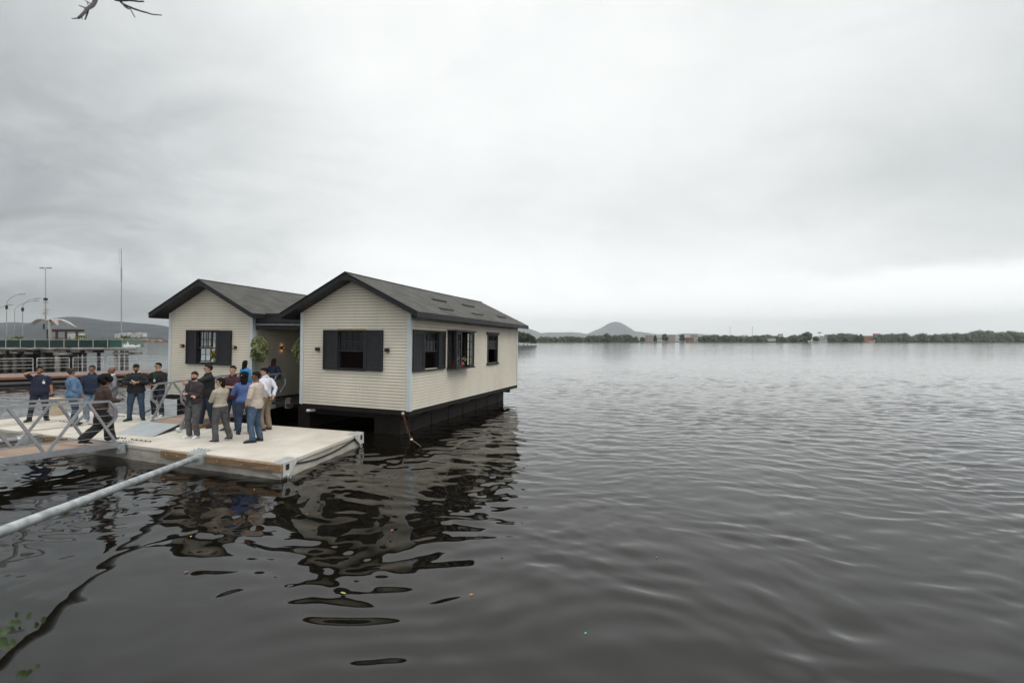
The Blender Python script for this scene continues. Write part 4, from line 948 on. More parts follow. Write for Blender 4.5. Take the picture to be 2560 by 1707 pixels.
def big_tree(label, px, yt, w, d, seed, name='tree', n=900, size=.8, grp=None, mt='mangrove'):
    h = (852.5 - yt) / FPX * d + CAM_H; t = thing(name, label, 'tree', (X(px, d), d, .5), group=grp); rr = random.Random(seed); h -= .5
    m2 = MB(); m2.tube([(0, 0, -1), (.1, 0, h * .3), (.3, 0, h * .6)], [h * .03, h * .022, h * .012], 7)
    for k in range(4): a = k * 1.6; m2.tube([(.1, 0, h * .3), (w * .25 * math.cos(a), w * .2 * math.sin(a), h * .62)], [h * .014, h * .006], 5)
    m2.build('trunk', M['trunk'], t); bl = []
    for k in range(9): a = rr.random() * 6.28; q = rr.random() ** .5; r = w * rr.uniform(.18, .28); bl.append(((w * .32 * q * math.cos(a), w * .3 * q * math.sin(a), h * rr.uniform(.42, .80)), r, r, r * .85))
    bl.append(((0, 0, h - w * .22), w * .26, w * .24, w * .22)); bl.append(((-w * .2, 0, h * .35), w * .3, w * .3, h * .25)); bl.append(((w * .2, 0, h * .35), w * .3, w * .3, h * .25))
    m2 = MB(); leafmass(m2, bl, n, size, seed); m2.build('crown', M[mt], t)
big_tree('tall round tree rising above the mangrove belt below the pointed hill', 1517, 832, 17, 912, 1)
big_tree('dark spreading tree between the two pink apartment blocks', 1663, 834, 13, 900, 2); big_tree('round tree right of the second pink block', 1706, 835, 14, 903, 3)
big_tree('small low tree left of the first pink block', 1606, 842, 11, 900, 4); big_tree('small tree close against the right wall of the first pink block', 1638, 838, 8, 899, 5)
big_tree('tall domed tree on the right shore, the highest left of the palm', 2018, 828.5, 20, 905, 6, n=1500); big_tree('low bush tree left of the domed tree on the right shore', 1985, 838, 18, 906, 7)
big_tree('low bush tree right of the domed tree, below the palm', 2040, 840, 14, 908, 8); big_tree('small tree on the right shore, left end of the middle tree belt', 1955, 841, 9, 903, 9)
big_tree('dark tree beside the roof of the orange building', 2153, 835, 9, 915, 10)
# palm on the right shore
t = thing('palm_tree', 'lone palm tree standing above the right shore', 'palm', (X(2049, 905), 905, .5)); h = (852.5 - 831) / FPX * 905 + 2
m2 = MB(); m2.tube([(0, 0, 0), (.5, 0, h * .5), (0, 0, h)], [.35, .28, .22], 6); m2.build('trunk', M['trunk'], t); m2 = MB()
for k in range(16):
    a = k * .8; dd = Vector((math.cos(a), math.sin(a), .35 * math.sin(k * 2.3) + .2)); s_ = Vector((-math.sin(a), math.cos(a), 0)) * .6; p0 = Vector((0, 0, h)); p1 = p0 + dd * 2.2; p2 = p0 + dd * 4.2 - Vector((0, 0, 1.6)); m2.add([p0, p1 + s_, p2, p1 - s_], [(0, 1, 2), (0, 2, 3)])
m2.build('fronds', M['mangrove'], t)
# near mangrove point behind the house
for k, (px, yt, w, d) in enumerate(((1283, 827, 10, 345), (1297, 827, 8.5, 342), (1309, 830, 7.5, 340), (1319, 832, 7, 338), (1328, 837, 6, 337), (1335, 842, 4.5, 336))):
    big_tree(['mangrove tree half hidden behind the far end of the right house', 'mangrove tree just clear of the house corner, tallest of the near clump', 'third mangrove of the near clump counted from the house', 'fourth mangrove of the near clump counted from the house', 'fifth mangrove of the near clump, with a lower crown', 'lowest outermost mangrove of the near clump over the water'][k], px, yt, w, d, 40 + k, 'mangrove_tree', 1500, .35, 'mangroves of the near point')
# far buildings
bcol = {}
def far_building(label, px0, px1, ytop, ybase, d, col, roofc=None, storeys=2, name='building', cat='building', grp=None, wins=True, dep=None, pitched=False):
    x0, x1 = X(px0, d), X(px1, d); zt = CAM_H + (852.5 - ytop) / FPX * d; zb = max(.3, CAM_H + (852.5 - ybase) / FPX * d); dep = dep or max(6, (x1 - x0) * .7)
    t = thing(name, label, cat, ((x0 + x1) / 2, d, zb - 1), group=grp); hw = (x1 - x0) / 2; h = zt - zb + 1
    wm = solid('facade_%d_%d_%d' % tuple(int(c * 100) for c in col), col, .85, .14)
    m2 = MB(); m2.box(-hw, hw, 0, dep, 0, h); m2.build('wall', wm, t)
    rm = solid('roof_%s' % ('dark' if roofc is None else '%d_%d' % (int(roofc[0] * 100), int(roofc[1] * 100))), roofc or (.10, .09, .085), .9, .25)
    m2 = MB()
    if pitched: m2.prism([(-hw - .3, -.3, h + .002), (hw + .3, -.3, h + .002), (0, -.3, h + (hw * .5))], (0, dep + .6, 0))
    else: m2.box(-hw - .25, hw + .25, -.3, dep + .2, h + .002, h + .45)
    m2.build('roof', rm, t)
    if wins:
        nx = max(1, int(2 * hw / 3.6))
        for s in range(storeys):
            for i in range(nx):
                cx = -hw + 2 * hw * (i + .5) / nx; cz = 1 + (h - 1) * (s + .55) / storeys; ww = min(.8, hw / nx * .45); wh = (h - 1) / storeys * .25
                m2 = MB(); m2.box(cx - ww, cx + ww, -.05, .02, cz - wh, cz + wh); m2.build('window', solid('far_window', (.05, .05, .055), .4), t)
    return t
P6 = lambda a, b, c, e: (1280 + a / 3.675, 1280 + b / 3.675, 780 + c / 3.675, 780 + e / 3.675); P7 = lambda a, b, c, e: (1920 + a / 3.675, 1920 + b / 3.675, 780 + c / 3.675, 780 + e / 3.675)
pk = (.40, .34, .31)
far_building('left of the two pink three-storey blocks on the far shore', *P6(1237, 1296, 216, 266), 935, pk, (.14, .10, .09), 3)
far_building('right of the two pink three-storey blocks on the far shore', *P6(1441, 1499, 212, 266), 938, pk, (.16, .08, .06), 3)
far_building('low white hall between the two pink blocks', *P6(1300, 1395, 234, 266), 945, (.55, .54, .5), (.25, .2, .17), 1)
far_building('low cream house at the left end of the shore town', *P6(1110, 1165, 234, 266), 940, (.5, .46, .4), (.30, .13, .08), 1, pitched=False)
far_building('small house with a brown roof left of the first pink block', *P6(1180, 1222, 240, 266), 942, (.42, .36, .3), (.25, .1, .07), 1)
far_building('low red brick house on the far shore', *P6(1614, 1672, 236, 270), 925, (.27, .13, .09), (.2, .1, .08), 1)
far_building('grey block house standing over the red brick house', *P6(1652, 1706, 210, 250), 975, (.45, .42, .38), (.2, .18, .17), 2)
far_building('pale house between the red brick house and the trees', *P6(1678, 1726, 224, 268), 940, (.50, .47, .43), (.28, .15, .1), 2)
far_building('brown roofed house showing between the tree belts', *P6(2040, 2120, 222, 262), 970, (.4, .33, .27), (.2, .12, .09), 2)
far_building('white gabled house between the tree belts', *P6(2120, 2168, 214, 262), 960, (.6, .6, .58), (.18, .13, .12), 2)
far_building('dark grey roofed shed behind the tree belts', *P6(2330, 2380, 212, 250), 985, (.3, .3, .3), (.1, .1, .1), 1)
far_building('long white boat house low on the right shore', *P7(0, 74, 243, 262), 925, (.6, .6, .58), (.4, .38, .36), 1)
far_building('narrow white tower house with a red roof', *P7(104, 140, 203, 258), 940, (.6, .57, .52), (.35, .08, .05), 3)
far_building('white two-storey house under the palm', *P7(492, 530, 222, 262), 940, (.5, .5, .5), (.22, .2, .2), 2)
far_building('wide white house right of the palm', *P7(530, 572, 232, 262), 937, (.62, .62, .6), (.35, .33, .32), 1)
far_building('grey house roof showing behind the right tree belt', *P7(545, 600, 208, 240), 985, (.35, .35, .36), (.2, .2, .21), 1)
far_building('bright orange two-storey building by the water', *P7(888, 976, 234, 264), 925, (.50, .19, .08), (.2, .14, .12), 2)
far_building('grey upper house behind the orange building', *P7(880, 984, 220, 250), 945, (.30, .28, .28), (.1, .09, .09), 1)
far_building('red roofed house rising behind the right tree belt', *P7(986, 1028, 200, 240), 985, (.4, .15, .1), (.36, .10, .07), 1)
# far masts
for px, y0, y1, lab, d in ((1280 + 532 / 3.675, 780 + 150 / 3.675, 838, 'thin mast rising behind the mangrove belt left of the pointed hill', 1100), (1280 + 1033 / 3.675, 821, 838, 'thin mast on the right flank of the pointed hill', 1100),
                         (1280 + 2003 / 3.675, 816, 838, 'left of the two telecom towers over the right tree belts', 1100), (1280 + 2208 / 3.675, 816, 838, 'right and thicker of the two telecom towers', 1080)):
    t = thing('telecom_tower', lab, 'mast', (X(px, d), d, .5), group='telecom masts on the far shore'); h = (852.5 - y0) / FPX * d + 2; r = .55 if 'telecom' in lab else .3
    m2 = MB(); m2.tube([(0, 0, 0), (0, 0, h)], [r * 1.2, r * .6], 6); m2.build('tower', M['lamp'], t)
    m2 = MB(); m2.box(-r * 2.2, r * 2.2, -r, r, h * .90, h * .96); m2.build('antenna', M['bracket'], t)
# left shore: white tower blocks, red hillside houses
rr = random.Random(12); k = 0
for (a, b, c, e) in ((1246, 1262, 1022, 1066), (1264, 1290, 1018, 1066), (1297, 1312, 1010, 1066), (1313, 1320, 1016, 1066), (1332, 1350, 1022, 1062), (1366, 1394, 1008, 1056), (1402, 1418, 1024, 1054), (1420, 1438, 1018, 1054), (1440, 1462, 1022, 1054), (1466, 1484, 1012, 1054), (1486, 1512, 1006, 1054), (1516, 1534, 1016, 1054), (1536, 1558, 1012, 1054), (726, 766, 1020, 1076), (772, 812, 1018, 1076), (842, 874, 1018, 1076)):
    o = far_building(None, a / 4.356, b / 4.356, 600 + c / 4.356, 600 + (e + 6) / 4.356, 1250, (.62, .61, .58), (.4, .4, .4), 5, 'tower_block', 'building', 'white tower blocks at the foot of the mountain', wins=False, dep=14)
    names = ['leftmost white tower block of the cluster right of the mast foot', 'broad second tower block from the left of the cluster', 'tall narrow tower block just left of the mast', 'slim tower block directly behind the mast', 'low tower block just right of the mast', 'wide tower block alone in a gap right of the mast', 'low block starting the dense right row', 'second block of the dense right row', 'third block of the dense right row', 'taller fourth block of the dense right row', 'tallest and widest block of the dense right row', 'second last block of the dense right row', 'last tower block at the right end', 'pale block behind the pergola between its posts', 'broad pale block behind the right part of the pergola', 'pale block showing just outside the right pergola post']
    o['label'] = names[k]; k += 1
    x = o.children[0]
    hh = max(v.co.z for v in x.data.vertices); hw = max(v.co.x for v in x.data.vertices)
    for s in range(1, 7): m2 = MB(); m2.box(-hw * .8, hw * .8, -.06, .02, hh * s / 7 - .5, hh * s / 7 + .3); m2.build('window_band', solid('far_window', (.05, .05, .055)), o)
ORD = ['leftmost'] + [x + ' from left' for x in 'second third fourth fifth sixth seventh eighth ninth tenth eleventh twelfth thirteenth fourteenth fifteenth sixteenth seventeenth eighteenth nineteenth'.split()] + ['rightmost']
cols = [(.27, .13, .09), (.31, .16, .11), (.22, .12, .09), (.40, .36, .32), (.30, .19, .14), (.50, .49, .46), (.24, .11, .08)]
for i in range(40):
    px = 338 + (i % 20) * 4.4 + rr.uniform(-1, 1); row = i // 20; d = 905 + row * 40 + rr.uniform(0, 10); yb = 855.5 - row * 3.2; w = rr.uniform(3.2, 6); h = rr.uniform(2.8, 5.2)
    c = cols[rr.randrange(7)]
    o = far_building('%s house, %s in the %s row of the far left shore' % (['terracotta', 'orange brick', 'dark brick', 'cream', 'light brown', 'white', 'deep red'][cols.index(c)], ORD[i % 20], 'waterside' if i < 20 else 'upper'), px, px + w, yb - h, yb, d, c, (.5, .48, .45) if rr.random() < .25 else (.22, .10, .07), 1, 'hillside_house', 'house', 'brick houses on the far left shore', wins=i < 20, dep=7, pitched=rr.random() < .4)
# sloping ground the upper rows stand on
m2 = MB(); x0, x1 = X(250, 940), X(560, 940); m2.hexa([(x0, 930, 0), (x1, 930, 0), (x1, 1250, 0), (x0, 1250, 0), (x0, 934, 1.5), (x1, 934, 1.5), (x1, 1250, 11), (x0, 1250, 11)]); tag(m2.build('shore_slope', solid('shore_soil', (.06, .065, .04))), kind='structure')

# ------------------------------------------------------------------ branches into the frame, leaves, floating bits
def branch(name, label, lines, d, mt, cat, r0=.006):
    t = thing(name, label, cat, atd(lines[0][0][0], lines[0][0][1], d)); o0 = Vector(t.location)
    for i, (pts, r) in enumerate([(l[:-1], l[-1]) for l in lines]):
        m2 = MB(); P = [atd(x, y, d + .04 * k * (1 if i % 2 else -1)) - o0 for k, (x, y) in enumerate(pts)]
        m2.tube(P, [r * (1 - .6 * k / len(P)) for k in range(len(P))], 6); m2.build('stem' if i == 0 else 'twig', M[mt], t, smooth=True)
    return t
g5 = lambda *L: [(160 + x / 9.046, y / 9.046) for x, y in L]
branch('tree_branch', 'bare dark twig drooping into the top left, curving down to the left', [
    g5((760, -200), (710, 0), (680, 80), (635, 140), (570, 180), (505, 210), (480, 270), (400, 350), (330, 415)) + [.0085],
    g5((550, 205), (530, 310), (475, 450)) + [.004], g5((330, 415), (250, 425), (180, 430)) + [.003], g5((630, 110), (540, 55), (450, -10)) + [.0025], g5((490, 190), (420, 160), (340, 130)) + [.0028],
    g5((400, 360), (410, 440)) + [.0022], g5((570, 170), (520, 60)) + [.0018]], 2.0, 'twig', 'branch')
branch('tree_branch', 'bare grey twig from the top edge, stretching to the right in two arms', [
    g5((1080, -60), (1160, 0), (1270, 20), (1500, 12), (1600, 25), (1700, 40), (1800, 38)) + [.006],
    g5((1270, 20), (1300, 70), (1400, 130), (1580, 205), (1750, 260), (1900, 300), (1970, 328), (2100, 340), (2210, 350)) + [.0055],
    g5((1310, 80), (1380, 160), (1440, 200), (1500, 210), (1550, 300), (1600, 395)) + [.0035], g5((1380, 120), (1440, 185)) + [.004]], 2.2, 'twig', 'branch')
def sprig(label, c, n, s, seed, spread):
    rr = random.Random(seed); t = thing('shrub_sprig', label, 'shrub', c); m2 = MB(); m2.tube([(-.3, .05, -.12), (-.1, 0, -.02), (.02, 0, 0)], [.004, .003, .002], 5); m2.build('stem', M['twig'], t); 
    for k in range(n):
        p = Vector((rr.uniform(-spread, .02), rr.uniform(-.05, .05), rr.uniform(-.018, .012))); a = rr.uniform(-1.2, 1.2); d = Vector((math.cos(a), rr.uniform(-.4, .4), math.sin(a))).normalized(); x = d.cross(Vector((0, -1, .4))).normalized() * s * .35; m2 = MB(); nn = d.cross(x).normalized() * s * .12
        m2.add([p, p + d * s * .35 + x, p + d * s * .75 + x * .7, p + d * s, p + d * s * .75 - x * .7, p + d * s * .35 - x, p + d * s * .5 + nn], [(0, 1, 6), (1, 2, 6), (2, 3, 6), (3, 4, 6), (4, 5, 6), (5, 0, 6)]); m2.build('leaf', solid('sprig_leaf', (.045, .075, .022), .5, .3), t, smooth=True)
sprig('blurred green leaf sprig at the lower left edge', atd(38, 1574, 1.0), 20, .019, 5, .04); sprig('second leaf sprig, lower down in the bottom left corner', atd(28, 1710, 1.0), 12, .019, 8, .035)
for k, (px, py, col, s) in enumerate(((1178, 1485, (.5, .17, .05), .035), (636, 1223, (.45, .13, .04), .03), (767, 1284, (.5, .15, .04), .035), (466, 1428, (.45, .12, .05), .035), (477, 1340, (.5, .33, .03), .04), (1464, 1581, (.02, .55, .35), .02), (980, 1324, (.5, .17, .04), .03), (858, 1481, (.30, .36, .08), .05), (1642, 1392, (.5, .4, .1), .02), (728, 1164, (.5, .3, .05), .03))):
    p = at(px, py, .012); m2 = MB(); a = k * 1.3; u = Vector((math.cos(a), math.sin(a), 0)) * s * .7; v = Vector((-math.sin(a), math.cos(a), 0)) * s * .35; n = 8
    m2.add([Vector((0, 0, .006))] + [u * math.cos(6.283 * i / n) + v * math.sin(6.283 * i / n) + Vector((0, 0, .004 * math.sin(i))) for i in range(n)], [(0, 1 + i, 1 + (i + 1) % n) for i in range(n)])
    o = m2.build('floating_leaf' if k != 5 else 'floating_litter', solid('leaf_%d' % k, col, .6, .15)); o.location = p
    tag(o, ['orange leaf floating below the house reflection, alone on grey water', 'orange leaf floating left of the platform corner reflection', 'orange leaf floating in the dark reflection below the platform', 'reddish leaf floating beside the wavering pole reflection', 'yellow leaf floating below the middle of the platform', 'tiny turquoise scrap floating on the open grey water', 'orange leaf floating in the brown house reflection', 'green leaf floating in the dark reflection, largest of the leaves', 'small yellow speck floating on the open water right of the leaves', 'small yellow leaf floating just off the platform corner'][k], 'leaf' if k != 5 else 'litter', 'leaves floating on the water' if k != 5 else None)

# ------------------------------------------------------------------ haze
hz = bpy.data.meshes.new('haze'); m2 = MB(); m2.box(-9000, 9000, -60, 10800, -3.5, 470); hz = m2.mesh('haze')
hm = bpy.data.materials.new('haze'); hm.use_nodes = True; N = hm.node_tree.nodes; N.clear(); o_ = N.new('ShaderNodeOutputMaterial'); v_ = N.new('ShaderNodeVolumePrincipled')
v_.inputs['Color'].default_value = (.93, .98, 1.0, 1); v_.inputs['Density'].default_value = .00010; v_.inputs['Anisotropy'].default_value = 0; hm.node_tree.links.new(v_.outputs[0], o_.inputs['Volume'])
hz.materials.append(hm); ho = bpy.data.objects.new('haze', hz); COL.objects.link(ho); tag(ho, kind='stuff')

# ------------------------------------------------------------------ people
def fabric(key, col, rough=.85, var=.14, col2=None, vs=9): return solid('cloth_' + key, col, rough, var, bump=.002, bscale=45, col2=col2, vscale=vs)
SK = {'light': solid('skin_light', (.47, .27, .19), .5, .06), 'tan': solid('skin_tan', (.33, .17, .105), .5, .06), 'brown': solid('skin_brown', (.17, .082, .05), .5, .06)}
HR = {'black': solid('hair_black', (.010, .009, .009), .8, .3, bump=.004, bscale=50, spec=.15), 'dark': solid('hair_dark_brown', (.022, .014, .010), .8, .3, bump=.004, bscale=50, spec=.15), 'grey': solid('hair_grey', (.045, .04, .036), .8, .3, bump=.004, bscale=50, spec=.2), 'red': solid('hair_reddish', (.045, .016, .012), .8, .3, bump=.004, bscale=50, spec=.15)}
def remesh(mb, voxel, smooth=3, disp=0, seed=0, cut=None, freq=(9, 9, 4)):
    me = mb.mesh('tmp'); o = bpy.data.objects.new('tmp', me); COL.objects.link(o)
    m = o.modifiers.new('r', 'REMESH'); m.mode = 'VOXEL'; m.voxel_size = voxel
    if smooth: s = o.modifiers.new('s', 'SMOOTH'); s.factor = .5; s.iterations = smooth
    dg = bpy.context.evaluated_depsgraph_get(); new = bpy.data.meshes.new_from_object(o.evaluated_get(dg))
    bpy.data.objects.remove(o); bpy.data.meshes.remove(me)
    n = len(new.vertices)
    if disp:
        co = np.empty(n * 3, np.float32); no = np.empty(n * 3, np.float32); new.vertices.foreach_get('co', co); new.vertices.foreach_get('normal', no)
        co = co.reshape(-1, 3); no = no.reshape(-1, 3); sx, sy, sz = freq
        w = np.array([mn.noise(Vector((c[0] * sx + seed, c[1] * sy + c[2] * 3, c[2] * sz * (1.0)))) + .55 * (1 - 2 * abs(mn.noise(Vector((c[0] * 6 + c[2] * 9, c[1] * 6 + seed, c[2] * 15 - c[0] * 9))))) for c in co.tolist()], np.float32)
        co += no * (w[:, None] * disp); new.vertices.foreach_set('co', co.ravel())
    if cut:
        bm = bmesh.new(); bm.from_mesh(new); bmesh.ops.delete(bm, geom=[f for f in bm.faces if cut(f.calc_center_median())], context='FACES'); bm.to_mesh(new); bm.free()
    new.polygons.foreach_set('use_smooth', [True] * len(new.polygons)); new.update()
    return new
def ik(a, b, l1, l2, hint):
    a, b = Vector(a), Vector(b); d = b - a; L = d.length
    if L > (l1 + l2) * .995: b = a + d.normalized() * (l1 + l2) * .995; d = b - a; L = d.length
    d.normalize(); x = (l1 * l1 - l2 * l2 + L * L) / (2 * L); h = math.sqrt(max(0, l1 * l1 - x * x)); hv = Vector(hint); hv = hv - d * hv.dot(d)
    hv = hv.normalized() if hv.length > 1e-5 else d.orthogonal().normalized()
    return a + d * x + hv * h, b

def person(label, loc, rz, H=1.75, b=1.0, fem=False, skin='light', hair=('short', 'black'), top=None, sleeve='long', hem=.90, pants=None, leg=1.0, shoes=None, shoe_kind='shoe', handL=None, handR=None,
           hintL=(1, .6, -.5), hintR=(-1, .6, -.5), footL=(.12, 0, 12), footR=(-.12, 0, -12), lean=(0, 0), head=(0, 0), beard=None, glasses=None, openj=None, collar=None, tuck=False, pel=(0, 0, 0), lift=(0, 0), curl=.5, wide=False, extra=None, gap=None):
    k = H / 1.75; t = thing('person', label, 'person', loc, R(rz) + math.atan2(-loc[0], loc[1]), group='people on the platform and gangways'); S = Vector
    def B(z): u = max(0, z - .95) / .5; return S((lean[0] * u + pel[0], lean[1] * u + pel[1], z + pel[2]))     # spine offset
    hw = 1.0 if not fem else .93
    tr = [(.84, .145, .105), (.90, .172, .122), (.97, .168, .122), (1.05, .148 if not fem else .132, .108), (1.15, .150 if not fem else .132, .112), (1.27, .170 * hw, .120), (1.36, .172 * hw, .112), (1.41, .138 * hw, .094), (1.445, .100, .078), (1.475, .070, .064), (1.50, .058, .058)]
    bb = {.84: 1, .90: .9, .97: 1, 1.05: 1.25, 1.15: 1.2, 1.27: .8, 1.36: .5, 1.41: .3, 1.445: .25, 1.475: .2, 1.50: .2}
    def rings(g, z0, z1, flare=0):
        out = []
        for z, rx, ry in tr:
            if z < z0 - .001 or z > z1 + .001: continue
            q = 1 + (b - 1) * bb[z]; c = B(z); c = c + S((0, -.035 * (b - 1) * 4 * (1 if .95 < z < 1.2 else .3) + (.012 if z > 1.3 else 0), 0)); out.append((c * k, (rx * (1 + (q - 1) * .8) + g) * k, (ry * q + g) * k))
        return out
    shz = 1.385; shx = .176 * hw * (1 + (b - 1) * .30)
    sh = {s: (B(shz) + S((s * shx, .015, 0))) for s in (1, -1)}
    ua, fa = .285, .255
    hd = {1: handL or (.27, -.02, .84), -1: handR or (-.27, -.02, .84)}; ht = {1: hintL, -1: hintR}
    arms = {}
    for s in (1, -1):
        w = S(hd[s]) + S(pel); arms[s] = ik(sh[s], w, ua, fa, ht[s])
    hip = {s: S((s * .092, 0, .90)) + S(pel) for s in (1, -1)}
    ft = {1: footL, -1: footR}; legs = {}
    for i, s in enumerate((1, -1)):
        f = ft[s]; ank = S((f[0], f[1], .095 + lift[i])); legs[s] = ik(hip[s], ank, .407 if pel[2] > -.01 else .42, .407 if pel[2] > -.01 else .42, (math.sin(R(f[2])) * .5, -1, 0)) 
        legs[s] = (legs[s][0], legs[s][1])
    # ---- body: one continuous surface
    mb = MB(); mb.loft(rings(0, .84, 1.50), 18, side=(1, 0, 0))
    for s in (1, -1):
        e, w = arms[s]; q = 1 + (b - 1) * .5
        mb.loft([((sh[s] + S((-s * .04, 0, .0))) * k, .052 * q * k, .055 * q * k), (sh[s] * k, .053 * q * k, .055 * q * k), (sh[s].lerp(e, .5) * k, .044 * q * k, .046 * q * k), (e * k, .037 * q * k, .038 * q * k), (e.lerp(w, .3) * k, .038 * q * k, .038 * q * k), (w * k, .026 * k, .024 * k)], 10)
        d = (w - e).normalized(); hx = S((s, 0, 0)) - d * d.x * s; hx = hx.normalized() if hx.length > .2 else S((0, -1, 0)); fwd = d
        pn = d.cross(hx).normalized() * s                     # palm normal-ish axis
        # palm and fingers
        palm = w + d * .055; side = S((0, -1, 0)) - d * S((0, -1, 0)).dot(d); side = side.normalized() if side.length > .3 else S((0, 0, 1)); nrm = d.cross(side).normalized()
        inward = nrm if nrm.x * s < 0 else -nrm
        mb.loft([((w - d * .01) * k, .026 * k, .020 * k), ((w + d * .03) * k, .036 * k, .016 * k), ((w + d * .075) * k, .042 * k, .014 * k), ((w + d * .092) * k, .038 * k, .011 * k)], 10, side=side)
        for fi, fl in enumerate((.070, .078, .073, .058)):
            o = w + d * .082 + side * (.031 - .0205 * fi); a1 = R(18 + 45 * curl); a2 = R(30 + 95 * curl); p1 = o + (d * math.cos(a1) + inward * math.sin(a1)) * fl * .5; p2 = p1 + (d * math.cos(a2) + inward * math.sin(a2)) * fl * .5
            mb.loft([(o * k, .0088 * k, .0088 * k), (p1 * k, .0082 * k, .0082 * k), (p2 * k, .0068 * k, .0068 * k)], 7)
        o = w + d * .025 + side * .028; p1 = o + (d * .6 + side * .75).normalized() * .038 + inward * .008; p2 = p1 + (d + side * .25 + inward * .5).normalized() * .032
        mb.loft([(o * k, .0115 * k, .0115 * k), (p1 * k, .0098 * k, .0098 * k), (p2 * k, .0078 * k, .0078 * k)], 7)
        kn, an = legs[s]; q = 1 + (b - 1) * .45
        mb.loft([((hip[s] + S((0, 0, .05))) * k, .082 * q * k, .085 * q * k), (hip[s].lerp(kn, .35) * k, .078 * q * k, .082 * q * k), (kn * k, .052 * k, .055 * k), (kn.lerp(an, .35) * k, .050 * k, .056 * k), (an * k, .036 * k, .038 * k)], 12)
        f = ft[s]; fd = S((math.sin(R(f[2])), -math.cos(R(f[2])), 0)); mb.loft([((an - fd * .045 + S((0, 0, -.05))) * k, .03 * k, .035 * k), ((an + fd * .05 + S((0, 0, -.055))) * k, .036 * k, .028 * k), ((an + fd * .15 + S((0, 0, -.068))) * k, .036 * k, .016 * k)], 10, side=fd.cross(S((0, 0, 1))))
    # head
    nb = B(1.49) + S((0, .01, 0)); HM = Matrix.Translation(nb * k) @ Matrix.Rotation(R(head[0]), 4, 'Z') @ Matrix.Rotation(R(head[1]), 4, 'X') @ Matrix.Scale(k, 4)
    mb.loft([((B(1.44) + S((0, .02, 0))) * k, .062 * k, .062 * k), ((nb + S((0, .0, .02))) * k, .055 * k, .058 * k), ((nb + S((0, -.005, .07))) * k, .053 * k, .056 * k)], 12)
    mb.M = HM
    mb.ball((0, .012, .165), .074, .092, .088, 14, 10); mb.ball((0, -.022, .115), .060, .066, .078, 14, 10)            # skull, face
    mb.ball((0, -.052, .062), .034, .030, .026); mb.ball((0, .0, .09), .058, .06, .045)                               # chin, jaw
    mb.loft([((0, -.088, .150), .009, .008), ((0, -.098, .125), .012, .012), ((0, -.100, .110), .017, .011)], 8)       # nose
    mb.ball((0, -.080, .084), .024, .012, .010, 8, 6)                                                                 # lips
    for s in (1, -1): mb.ball((s * .028, -.073, .155), .022, .014, .010, 8, 6); mb.ball((s * .074, .012, .128), .010, .020, .032, 8, 6); mb.ball((s * .036, -.058, .112), .022, .02, .02, 8, 6)
    mb.M = None
    me = remesh(mb, .0078 * k, 2); me.materials.append(SK[skin]); bo = bpy.data.objects.new('body', me); COL.objects.link(bo); bo.parent = t
    def part(nm, m2, mt, voxel=None, disp=0, seed=0, cut=None, smooth=3, lb=None):
        if voxel:
            me = remesh(m2, voxel * k, smooth, disp, seed, cut); me.materials.append(mt); o = bpy.data.objects.new(nm, me); COL.objects.link(o); o.parent = t
            if lb: o['label'] = lb
            return o
        return m2.build(nm, mt, t, smooth=True, label=lb)
    # eyes, brows, mouth
    for s in (1, -1):
        m2 = MB(); m2.M = HM; m2.ball((s * .029, -.083, .141), .011, .006, .006, 8, 6); part('eye', m2, solid('eye_dark', (.03, .02, .018), .3))
    m2 = MB(); m2.M = HM
    for s in (1, -1): m2.tube([(s * .015, -.089, .156), (s * .03, -.088, .160), (s * .045, -.076, .156)], .0042, 5)
    part('eyebrows', m2, HR[hair[1]] if hair[1] else HR['dark'])
    m2 = MB(); m2.M = HM; m2.tube([(-.022, -.084, .083), (0, -.0925, .084), (.022, -.084, .083)], .0035, 5); part('mouth', m2, solid('lips', (.22, .07, .06), .5))
    # hair
    st, hc = hair
    if st != 'bald':
        m2 = MB(); m2.M = HM; HI = HM.inverted()
        m2.ball((0, .014, .168), .080, .097, .093, 16, 12)
        if st == 'short': m2.ball((0, -.030, .222), .056, .055, .034); m2.ball((0, .035, .13), .072, .068, .060)
        if st in ('long', 'bob'):
            zb = -.16 if st == 'long' else -.01
            m2.loft([((0, .03, .20), .075, .07), ((0, .045, .12), .088, .068), ((0, .055, .03), .088, .058), ((0, .07, zb), .070 if st == 'long' else .086, .035)], 14, side=(1, 0, 0))
            m2.ball((0, -.02, .225), .068, .065, .038)
        if st in ('curly', 'afro'):
            R0 = random.Random(4); rad = .152 if st == 'afro' else .115
            for _ in range(60):
                v = S((R0.gauss(0, 1), R0.gauss(0, 1), R0.gauss(.3, 1))).normalized(); c = S((0, .035, .165)) + v * rad * .72
                if c.y < -.075 and c.z < .17: continue
                m2.ball(c, rad * .36, rad * .36, rad * .36, 7, 5)
            if st == 'curly': m2.loft([((0, .05, .14), .09, .07), ((0, .075, .0), .095, .055), ((0, .09, -.10), .06, .03)], 12, side=(1, 0, 0))
        def cut(c):
            q = HI @ c
            if st == 'afro': return q.y < -.050 and q.z < .185 and abs(q.x) < .075
            if st in ('long', 'bob', 'curly'): return q.y < -.028 and q.z < .195
            return (q.y < -.012 and q.z < .198 - max(0, abs(q.x) - .045) * .6) or (q.y < .03 and q.z < .135) or q.z < .055
        part('hair', m2, HR[hc], .009, .006 if st in ('curly', 'afro') else .003, 3, cut, 1 if st in ('curly', 'afro') else 2)
